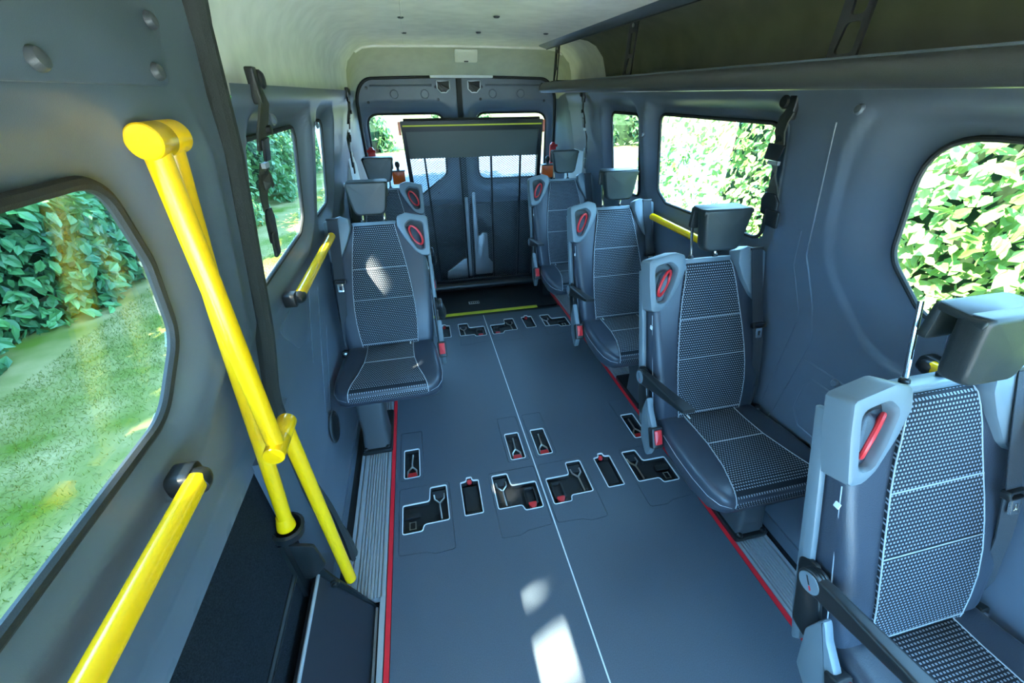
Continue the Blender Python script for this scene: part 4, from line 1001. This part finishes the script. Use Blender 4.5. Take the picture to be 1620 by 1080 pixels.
MB().prism(rrect(-0.014, 0.014, 0.027, 0.034, 0.002), FR, 0.010, 0.015, 0.001).build('switch', BLACK, e)
o = MB().prism(rrect(-0.21, 0.245, -0.014, 0.014, 0.006), lambda u, v, d: (u, d, v), -0.02, 0.02, 0.004).build('lock_striker_trim', WHITE); o.location = (0.0, 3.46, 1.612); tag(o, 'pale lock striker strip above the rear doors', 'trim strip')

# ------------------------------------------------------------------ wheelchair lift at the rear
e = empty('wheelchair_lift', (0.06, 3.2, 0)); tag(e, 'folded black wheelchair lift platform with expanded metal mesh before the rear doors', 'wheelchair lift')
q = lambda x, y, z: (x - 0.06, y - 3.2, z)
# platform frame: bottom at y=3.37, leaning to y=3.17 at the top
xb0, xb1, xt0, xt1 = -0.405, 0.565, -0.452, 0.548
def LF(u, v, d=0.0):
    """u 0..1 across, v height"""
    t = v / 1.36; y = 3.37 - 0.20 * t
    x0 = xb0 + (xt0 - xb0) * t; x1 = xb1 + (xt1 - xb1) * t
    return q(x0 + (x1 - x0) * u, y - d, v)
for u, nm in ((0.012, 'side_rail'), (0.988, 'side_rail')):
    mb = MB(); mb.loft([[LF(u + a, v, d) for a, d in ((-0.014, -0.02), (0.014, -0.02), (0.014, 0.025), (-0.014, 0.025))] for v in (0.03, 0.7, 1.34)]); mb.build(nm, BLACKM, e, smooth=0)
for u in (0.13, 0.385, 0.62, 0.845):
    mb = MB(); mb.loft([[LF(u + a, v, d) for a, d in ((-0.007, -0.012), (0.007, -0.012), (0.007, 0.003), (-0.007, 0.003))] for v in (0.08, 0.6, 1.12)]); mb.build('mesh_bar', BLACKM, e, smooth=0)
# expanded metal mesh
mb = MB(); NC, NR = 42, 126; v0, v1 = 0.09, 1.115; dv_ = (v1 - v0) / NR; hw_ = 0.0018
for r in range(NR + 1):
    v = v0 + r * dv_; vs = []
    for c in range(2 * NC + 1):
        u = 0.025 + 0.95 * c / (2 * NC); off = dv_ * 0.46 * (1 if (c + r) % 2 else -1)
        vs.append(LF(u, v + off - hw_, 0.0)); vs.append(LF(u, v + off + hw_, 0.004))
    mb.add(vs, [(2 * c, 2 * c + 2, 2 * c + 3, 2 * c + 1) for c in range(2 * NC)])
mb.build('expanded_mesh', MESHM, e, smooth=0, kind='stuff')
def lpanel(v0, v1, d0, d1, m, nm, u0=0.02, u1=0.98, seg=1):
    mb = MB(); mb.loft([[LF(u0, v, d0), LF(u1, v, d0), LF(u1, v, d1), LF(u0, v, d1)] for v in (v0, v1)]); return mb.build(nm, m, e, smooth=0)
lpanel(1.105, 1.225, -0.004, 0.006, PANELM, 'roll_stop_panel')
lpanel(1.215, 1.285, 0.002, 0.012, PANELM, 'roll_stop_flange')
lpanel(1.28, 1.345, -0.015, 0.030, BLACKM, 'top_beam', 0.0, 1.0)
lpanel(1.312, 1.321, 0.030, 0.033, YELS, 'yellow_strip', 0.01, 0.99)
MB().tube([LF(0.02, 1.35, 0.005), LF(0.98, 1.35, 0.005)], 0.011, 10).build('roller', BLACKM, e)
for u, s in ((-0.012, -1), (1.012, 1)):
    MB().box(tuple(Vector(LF(u, 1.26, 0.0)) - Vector((0.010, 0.02, 0))), tuple(Vector(LF(u, 1.34, 0.0)) + Vector((0.010, 0.02, 0)))).build('end_marker', ORANGE, e)
lpanel(0.0, 0.09, 0.0, 0.03, BLACK, 'bottom_beam', 0.0, 1.0)
mb = MB(); mb.tube([q(-0.42, 3.30, 0.045), q(0.56, 3.30, 0.045)], 0.035, 14); mb.build('torsion_tube', BLACK, e)
MB().box(q(-0.66, 2.87, -0.045), q(0.64, 3.42, -0.004)).build('base_plate', BLACK, e)
MB().box(q(-0.66, 2.835, -0.045), q(0.46, 2.868, 0.004)).build('yellow_edge', YELS, e)
MB().box(q(-0.66, FEND + 0.002, -0.045), q(0.645, 2.834, -0.002)).build('sill', BLACKM, e)
st = MB().box(q(-0.085, 3.02, -0.0045), q(0.005, 3.065, -0.0025)).build('maker_label', WHITE, e, label='small white label with dark print')
for i in range(5): MB().box(q(-0.076 + i * 0.0165, 3.03, -0.0026), q(-0.064 + i * 0.0165, 3.055, -0.0018)).build('print', BLACK, st, smooth=0)
for sx in (-1, 1):
    xt = 0.60 if sx > 0 else -0.47
    MB().box(q(xt - 0.035, 3.05, -0.01), q(xt + 0.035, 3.16, 0.26)).build('lift_tower', BLACKM, e)
    MB().tube([q(xt, 3.2, 0.05), q(xt + 0.02 * sx, 3.36, 0.85)], 0.022, 12).build('lift_arm', BLACKM, e)
# orange marker lamps with black knobs and red emergency hammers
for sx, x, lb in ((-1, -0.50, 'left'), (1, 0.615, 'right')):
    m = empty('marker_lamp', (x - 0.015 + (0.03 if sx > 0 else 0), 3.28, 0.985)); tag(m, 'orange marker lamp with a black knob, %s of the lift' % lb, 'marker lamp', 'orange marker lamps')
    MB().prism(rrect(-0.045, 0.045, -0.055, 0.035, 0.006), lambda u, v, d: (u, -d, v), 0.0, 0.035, 0.004).build('lens', ORANGE, m)
    MB().box((-0.050, -0.045, 0.035), (0.050, 0.01, 0.043)).build('hood', BLACK, m)
    MB().lathe([(0.012, 0), (0.009, 0.015), (0.017, 0.03), (0.018, 0.045), (0.010, 0.06), (0, 0.062)], (0.0, -0.02, 0.040), (0, 0, 1), 14).build('knob', BLACK, m)
    h = empty('emergency_hammer', (sx * 0.70 + 0.01, 3.40, 1.12)); tag(h, 'red emergency hammer on the %s rear door pillar' % lb, 'hammer', 'red emergency hammers')
    MB().prism(fillet([(-0.022, -0.11), (0.022, -0.11), (0.026, 0.02), (0.012, 0.05), (-0.012, 0.05), (-0.026, 0.02)], 0.010, 4), lambda u, v, d: (u, -d, v), 0.0, 0.022, 0.005).build('handle', REDP, h)
    MB().tube([(-0.03, -0.026, 0.025), (0.03, -0.026, 0.025)], 0.010, 10).build('head', REDP, h)
    MB().box((-0.012, -0.010, -0.13), (0.012, 0.004, -0.08)).build('holder', BLACK, h)

# ------------------------------------------------------------------ outdoors
GZ = -0.62
g = MB(); g.add([(-60, -40, GZ), (60, -40, GZ), (60, 80, GZ), (-60, 80, GZ)], [(0, 1, 2, 3)])
o = g.build('ground', LAWN, smooth=0); tag(o, 'lawn with worn sandy patches round the van', 'lawn', kind='structure')
o = MB().add([(-1.5, 6.5, GZ + 0.01), (40, 5.2, GZ + 0.01), (40, 16.5, GZ + 0.01), (-3.2, 19.0, GZ + 0.01)], [(0, 1, 2, 3)]).build('road', ASPH, smooth=0); tag(o, 'pale asphalt road behind the van', 'road', kind='structure')

o = MB().add([(-3.0, -14.0, GZ + 0.012), (3.2, -14.0, GZ + 0.012), (3.2, -1.3, GZ + 0.012), (-3.0, -1.3, GZ + 0.012)], [(0, 1, 2, 3)]).build('bounce_slab', BOUNCE, smooth=0); tag(o, 'added pale slab ahead of the van that bounces light to the ceiling', 'bounce_slab', kind='structure')  # unseen slab added to reflect sunlight up onto the ceiling
def leaf_mesh(name, L=1.0, Wd=0.62, m=None):
    prof = [(0.0, 0.0), (0.10, 0.28), (0.30, 0.48), (0.55, 0.42), (0.80, 0.20), (1.0, 0.0)]
    vs = [(0, L * t, -0.10 * L * t * t) for t, _ in prof]; n = len(prof)
    vs += [(-Wd * w_, L * t, 0.16 * Wd * w_ - 0.10 * L * t * t) for t, w_ in prof[1:-1]] + [(Wd * w_, L * t, 0.16 * Wd * w_ - 0.10 * L * t * t) for t, w_ in prof[1:-1]]
    k = n - 2; fs = [(0, 1, n)] + [(i, i + 1, n + i, n + i - 1) for i in range(1, k)] + [(k, k + 1, n + k - 1)]
    fs += [(0, n + k, 1)] + [(i, n + k + i - 1, n + k + i, i + 1) for i in range(1, k)] + [(k, n + 2 * k - 1, k + 1)]
    me = bpy.data.meshes.new(name); me.from_pydata(vs, [], fs); me.materials.append(m)
    me.polygons.foreach_set('use_smooth', [True] * len(me.polygons)); return me
def foliage_arrays(P, Nrm, size, jit=0.6, droop=0.35):
    """small 6-sided leaves at points P facing roughly along Nrm"""
    n = len(P); N2 = Nrm + rng.normal(0, jit, (n, 3)); N2 /= np.linalg.norm(N2, axis=1, keepdims=True) + 1e-9
    d = rng.normal(0, 1, (n, 3)); d[:, 2] -= droop * 3; d -= (d * N2).sum(1, keepdims=True) * N2; d /= np.linalg.norm(d, axis=1, keepdims=True) + 1e-9
    s = np.cross(N2, d); sz = (size * rng.uniform(0.65, 1.25, n))[:, None]
    base = P; v = [base, base + d * sz * 0.35 + s * sz * 0.30 + N2 * sz * 0.05, base + d * sz * 0.72 + s * sz * 0.20 + N2 * sz * 0.03, base + d * sz - N2 * sz * 0.08,
                   base + d * sz * 0.72 - s * sz * 0.20 + N2 * sz * 0.03, base + d * sz * 0.35 - s * sz * 0.30 + N2 * sz * 0.05]
    V = np.stack(v, 1).reshape(-1, 3)
    i = np.arange(n)[:, None] * 6
    F = np.concatenate([i + np.array([[0, 1, 2, 3]]), i + np.array([[0, 3, 4, 5]])], 0)
    return V, F, N2, d
def foliage(name, P, Nrm, size, m, parent, jit=0.6, droop=0.35):
    V, F, _, _ = foliage_arrays(P, Nrm, size, jit, droop)
    me = bpy.data.meshes.new(name); me.from_pydata(V.tolist(), [], F.tolist()); me.materials.append(m)
    o = bpy.data.objects.new(name, me); link(o, parent); o['kind'] = 'stuff'; return o
def lumpy(Nn, x0, x1, y0, y1, z0, h, bulge, face, seedk=0.0):
    """points on the face of a hedge that runs along y between x0 (front) and x1; face=-1 looks to -x, +1 to +x"""
    y = rng.uniform(y0, y1, Nn); t = rng.uniform(0, 1.25, Nn)
    lump = 0.22 * np.sin(y * 1.9 + seedk) + 0.16 * np.sin(y * 4.3 + 1.3 + seedk) + 0.10 * np.sin(t * 9 + y * 2.7)
    hh = h * (1 + 0.13 * np.sin(y * 1.3 + seedk) + 0.08 * np.sin(y * 3.7))
    z = np.where(t < 1, z0 + hh * t, z0 + hh * (1 + 0.08 * (t - 1))); back = np.where(t < 1, 0.35 * t ** 2, 0.35 + (t - 1) * 4 * abs(x1 - x0) * 0.8)
    x = x0 - face * (back + lump * bulge) + rng.normal(0, 0.07, Nn)
    N3 = np.stack([face * np.where(t < 1, 0.85, 0.25), rng.normal(0, 0.2, Nn), np.where(t < 1, 0.35 + 0.4 * t, 0.95)], 1)
    return np.stack([x, y, z], 1), N3
def hedge(name, x0, x1, y0, y1, h, n, size, m, label, face, seedk, parts=0, partsize=0.15, cat='hedge'):
    e = empty(name, ((x0 + x1) / 2, (y0 + y1) / 2, GZ)); tag(e, label, cat)
    off = np.array([(x0 + x1) / 2, (y0 + y1) / 2, GZ])
    P, N3 = lumpy(n, x0, x1, y0, y1, GZ, h, 1.0, face, seedk)
    foliage('foliage', P - off, N3, size, m, e)
    P2, N4 = lumpy(n // 3, x0 - face * 0.25, x1, y0, y1, GZ, h * 0.93, 1.0, face, seedk)
    foliage('inner_foliage', P2 - off, N4, size * 1.2, m, e)
    ne = n // 5; xe = rng.uniform(min(x0, x1), max(x0, x1), ne) ; PE = np.stack([xe, y0 + 0.2 + rng.normal(0, 0.14, ne) + 0.15 * np.sin(xe * 4), GZ + h * 1.02 * rng.uniform(0, 1, ne)], 1)
    foliage('end_foliage', PE - off, np.stack([np.zeros(ne), -np.ones(ne), 0.4 * np.ones(ne)], 1), size, m, e)
    core = MB(); xa, xb = sorted((x0 - face * 0.75, x1)); core.box((xa - off[0], y0 + 0.25 - off[1], 0), (xb - off[0], y1 - 0.25 - off[1], h * 0.97)); core.build('twigs', SOIL, e)
    if parts:
        me = leaf_mesh('leaf', 1.0, 0.62, m)
        C = np.array(CAM); Pc, Nc = lumpy(parts * 6, x0 + face * 0.06, x1, y0, y1, GZ, h, 1.0, face, seedk)
        dist = np.linalg.norm(Pc - C, axis=1); k = np.argsort(dist)[:parts * 2]; k = rng.choice(k, parts, replace=False)
        for i in k:
            nn = Vector(Nc[i] + rng.normal(0, 0.35, 3)).normalized(); dd = Vector(rng.normal(0, 0.6, 3)); dd.z -= 0.8; dd = (dd - nn * dd.dot(nn)).normalized(); s = dd.cross(nn)
            o = bpy.data.objects.new('leaf', me); sz = partsize * random.uniform(0.75, 1.25)
            Mx = Matrix((( s.x * sz, dd.x * sz, nn.x * sz, Pc[i][0] - off[0]), (s.y * sz, dd.y * sz, nn.y * sz, Pc[i][1] - off[1]), (s.z * sz, dd.z * sz, nn.z * sz, Pc[i][2] - off[2]), (0, 0, 0, 1)))
            link(o, e); o.matrix_local = Mx
    return e
hedge('knotweed_hedge', -4.35, -6.2, 0.3, 6.9, 2.9, 11000, 0.15, LEAF_L, 'dense broad leaved green hedge seen through the sliding door window', 1, 0.4, 300, 0.19)
hedge('garden_hedge', 2.75, 4.4, -3.0, 5.0, 2.7, 15000, 0.095, LEAF_R, 'sunlit leafy hedge close outside the right windows', -1, 1.7, 300, 0.115)
hedge('boundary_hedge', -3.6, -6.0, 7.9, 15.5, 2.6, 5000, 0.15, LEAF_B, 'leafy boundary hedge seen through the small left windows', 1, 2.2)
def bush(x, y, r, h, n, size, m, label, cat='bush', name='garden_bush', z0=GZ):
    e = empty(name, (x, y, z0)); tag(e, label, cat, 'bushes beyond the van')
    d = rng.normal(0, 1, (n, 3)); d /= np.linalg.norm(d, axis=1, keepdims=True); d[:, 2] = np.abs(d[:, 2]) * 1.0
    rad = (0.86 + 0.14 * np.sin(d[:, 0] * 7 + d[:, 1] * 5 + x)) * rng.uniform(0.8, 1.0, n)
    P = d * rad[:, None] * np.array([r, r, h]); foliage('foliage', P, d, size, m, e)
    MB().lathe([(r * 0.72, 0.0), (r * 0.74, h * 0.35), (r * 0.5, h * 0.65), (0.05, h * 0.74)], (0, 0, 0), (0, 0, 1), 14).build('stems', SOIL, e)
    return e
bush(-3.3, 20.5, 2.4, 2.3, 2600, 0.24, LEAF_B, 'round green bush beyond the road in the left rear window')
bush(-10.0, 23.0, 3.0, 3.2, 2600, 0.26, LEAF_B, 'tall green bush beyond the road at far left')
bush(1.9, 22.5, 2.2, 2.0, 2000, 0.24, LEAF_B, 'low green bush beyond the road behind the mesh')
bush(9.0, 21.0, 2.6, 2.5, 2000, 0.24, LEAF_B, 'green bush beyond the road at the right rear door')
def tree(x, y, h, r, cz, n, size, m, label, gaps=()):
    e = empty('garden_tree', (x, y, GZ)); tag(e, label, 'tree', 'trees round the van')
    MB().tube([(0, 0, 0), (0.05, 0.03, h * 0.3), (-0.04, 0.05, h * 0.6), (0.02, 0, h * 0.9)], [0.26, 0.21, 0.16, 0.07], 12).build('trunk', BARK, e)
    for k in range(5):
        a = k * 1.26; MB().tube([(0, 0, h * 0.45 + 0.1 * k), (math.cos(a) * r * 0.4, math.sin(a) * r * 0.4, h * 0.62), (math.cos(a) * r * 0.75, math.sin(a) * r * 0.75, h * 0.72)], [0.09, 0.06, 0.03], 8).build('branch', BARK, e)
    cs = rng.normal(0, 1, (26, 3)); cs /= np.linalg.norm(cs, axis=1, keepdims=True); cs *= np.array([r, r, cz]) * rng.uniform(0.35, 0.95, (26, 1)); cs[:, 2] += h * 0.75
    idx = rng.integers(0, 26, n); d = rng.normal(0, 1, (n, 3)); d /= np.linalg.norm(d, axis=1, keepdims=True)
    P = cs[idx] + d * rng.uniform(0.3, 0.9, (n, 1))
    S_ = np.array(SUN_TO); Wp = P + np.array([x, y, GZ]); keep = np.ones(n, bool)
    for g, gr in gaps:
        v = Wp - np.array(g); v = v - (v @ S_)[:, None] * S_; keep &= np.linalg.norm(v, axis=1) > gr + size * 0.4
    foliage('foliage', P[keep], d[keep], size, m, e)
    return e
tree(-4.1, -2.3, 8.8, 2.3, 1.3, 9500, 0.20, LEAF_B, 'tall tree left of the van whose crown dapples the cabin',
     gaps=(((-0.195, 0.57, 0.0), 0.10), ((-0.235, 0.44, 0.0), 0.08), ((-0.60, 1.95, 0.76), 0.07), ((-0.58, 1.90, 0.66), 0.06), ((-0.13, 1.86, 0.0), 0.03), ((-0.19, 1.16, 0.0), 0.035)))  # crown shaped for the light: leaves left out along sun rays to place patches
tree(-10.8, -4.2, 14.6, 3.4, 2.2, 6500, 0.22, LEAF_B, 'tall tree behind the hedge on the left')
tree(9.8, 10.0, 7.0, 2.4, 1.8, 2500, 0.24, LEAF_B, 'tree with a pale trunk seen through the narrow right window')
tree(-3.3, 6.6, 8.9, 3.2, 1.2, 9000, 0.22, LEAF_B, 'added tree beside the boundary hedge that shades the road')  # added to keep direct sun off the road
# house beyond the hedge
h = empty('brick_house', (15.5, 14.5, GZ)); tag(h, 'red brick house with a tiled roof beyond the right hedge', 'house')
MB().box((-3.0, -2.2, 0), (3.0, 2.2, 3.0)).build('wall', BRICKW, h)
rf = MB(); rf.add([(-3.3, -2.6, 2.95), (3.3, -2.6, 2.95), (3.3, 2.6, 2.95), (-3.3, 2.6, 2.95), (-3.3, 0, 4.6), (3.3, 0, 4.6)], [(0, 1, 5, 4), (2, 3, 4, 5), (0, 4, 3), (1, 2, 5), (0, 3, 2, 1)]); rf.build('roof', ROOFT, h, smooth=0)
for xx in (-1.9, 0.0, 1.9):
    f_ = MB().box((xx - 0.55, -2.26, 0.9), (xx + 0.55, -2.18, 2.2)).build('window_frame', WHITE, h); MB().box((xx - 0.47, -2.28, 0.98), (xx + 0.47, -2.24, 2.12)).build('pane', PANEG, f_)
for yy in (-0.9, 0.9):
    f_ = MB().box((-3.06, yy - 0.5, 0.9), (-2.98, yy + 0.5, 2.2)).build('window_frame', WHITE, h); MB().box((-3.08, yy - 0.42, 0.98), (-3.04, yy + 0.42, 2.12)).build('pane', PANEG, f_)
# grass blades near the van
n = 60000
gx = np.concatenate([rng.uniform(-3.95, -1.15, n), rng.uniform(-2.9, -1.4, n // 3)]); gy = np.concatenate([rng.uniform(-0.3, 7.0, n), rng.uniform(7.0, 12.0, n // 3)])
keep = (np.sin(gx * 1.7 + gy * 0.6) + np.sin(gy * 1.1 - gx * 0.8) + rng.normal(0, 0.5, len(gx))) > -0.75
gx, gy = gx[keep], gy[keep]; k = len(gx)
a = rng.uniform(0, 6.28, k); L_ = rng.uniform(0.012, 0.034, k); wv = np.stack([np.cos(a), np.sin(a)], 1) * 0.0026; ln_ = rng.normal(0, 0.02, (k, 2))
V = np.zeros((k, 3, 3)); V[:, 0, 0] = gx - wv[:, 0]; V[:, 0, 1] = gy - wv[:, 1]; V[:, 1, 0] = gx + wv[:, 0]; V[:, 1, 1] = gy + wv[:, 1]; V[:, 2, 0] = gx + ln_[:, 0]; V[:, 2, 1] = gy + ln_[:, 1]
V[:, :2, 2] = GZ; V[:, 2, 2] = GZ + L_
me = bpy.data.meshes.new('grass'); me.from_pydata(V.reshape(-1, 3).tolist(), [], np.arange(3 * k).reshape(-1, 3).tolist()); me.materials.append(GRASSB)
o = bpy.data.objects.new('grass', me); link(o); tag(o, 'short grass blades on the lawn left of the van', 'grass', kind='stuff')
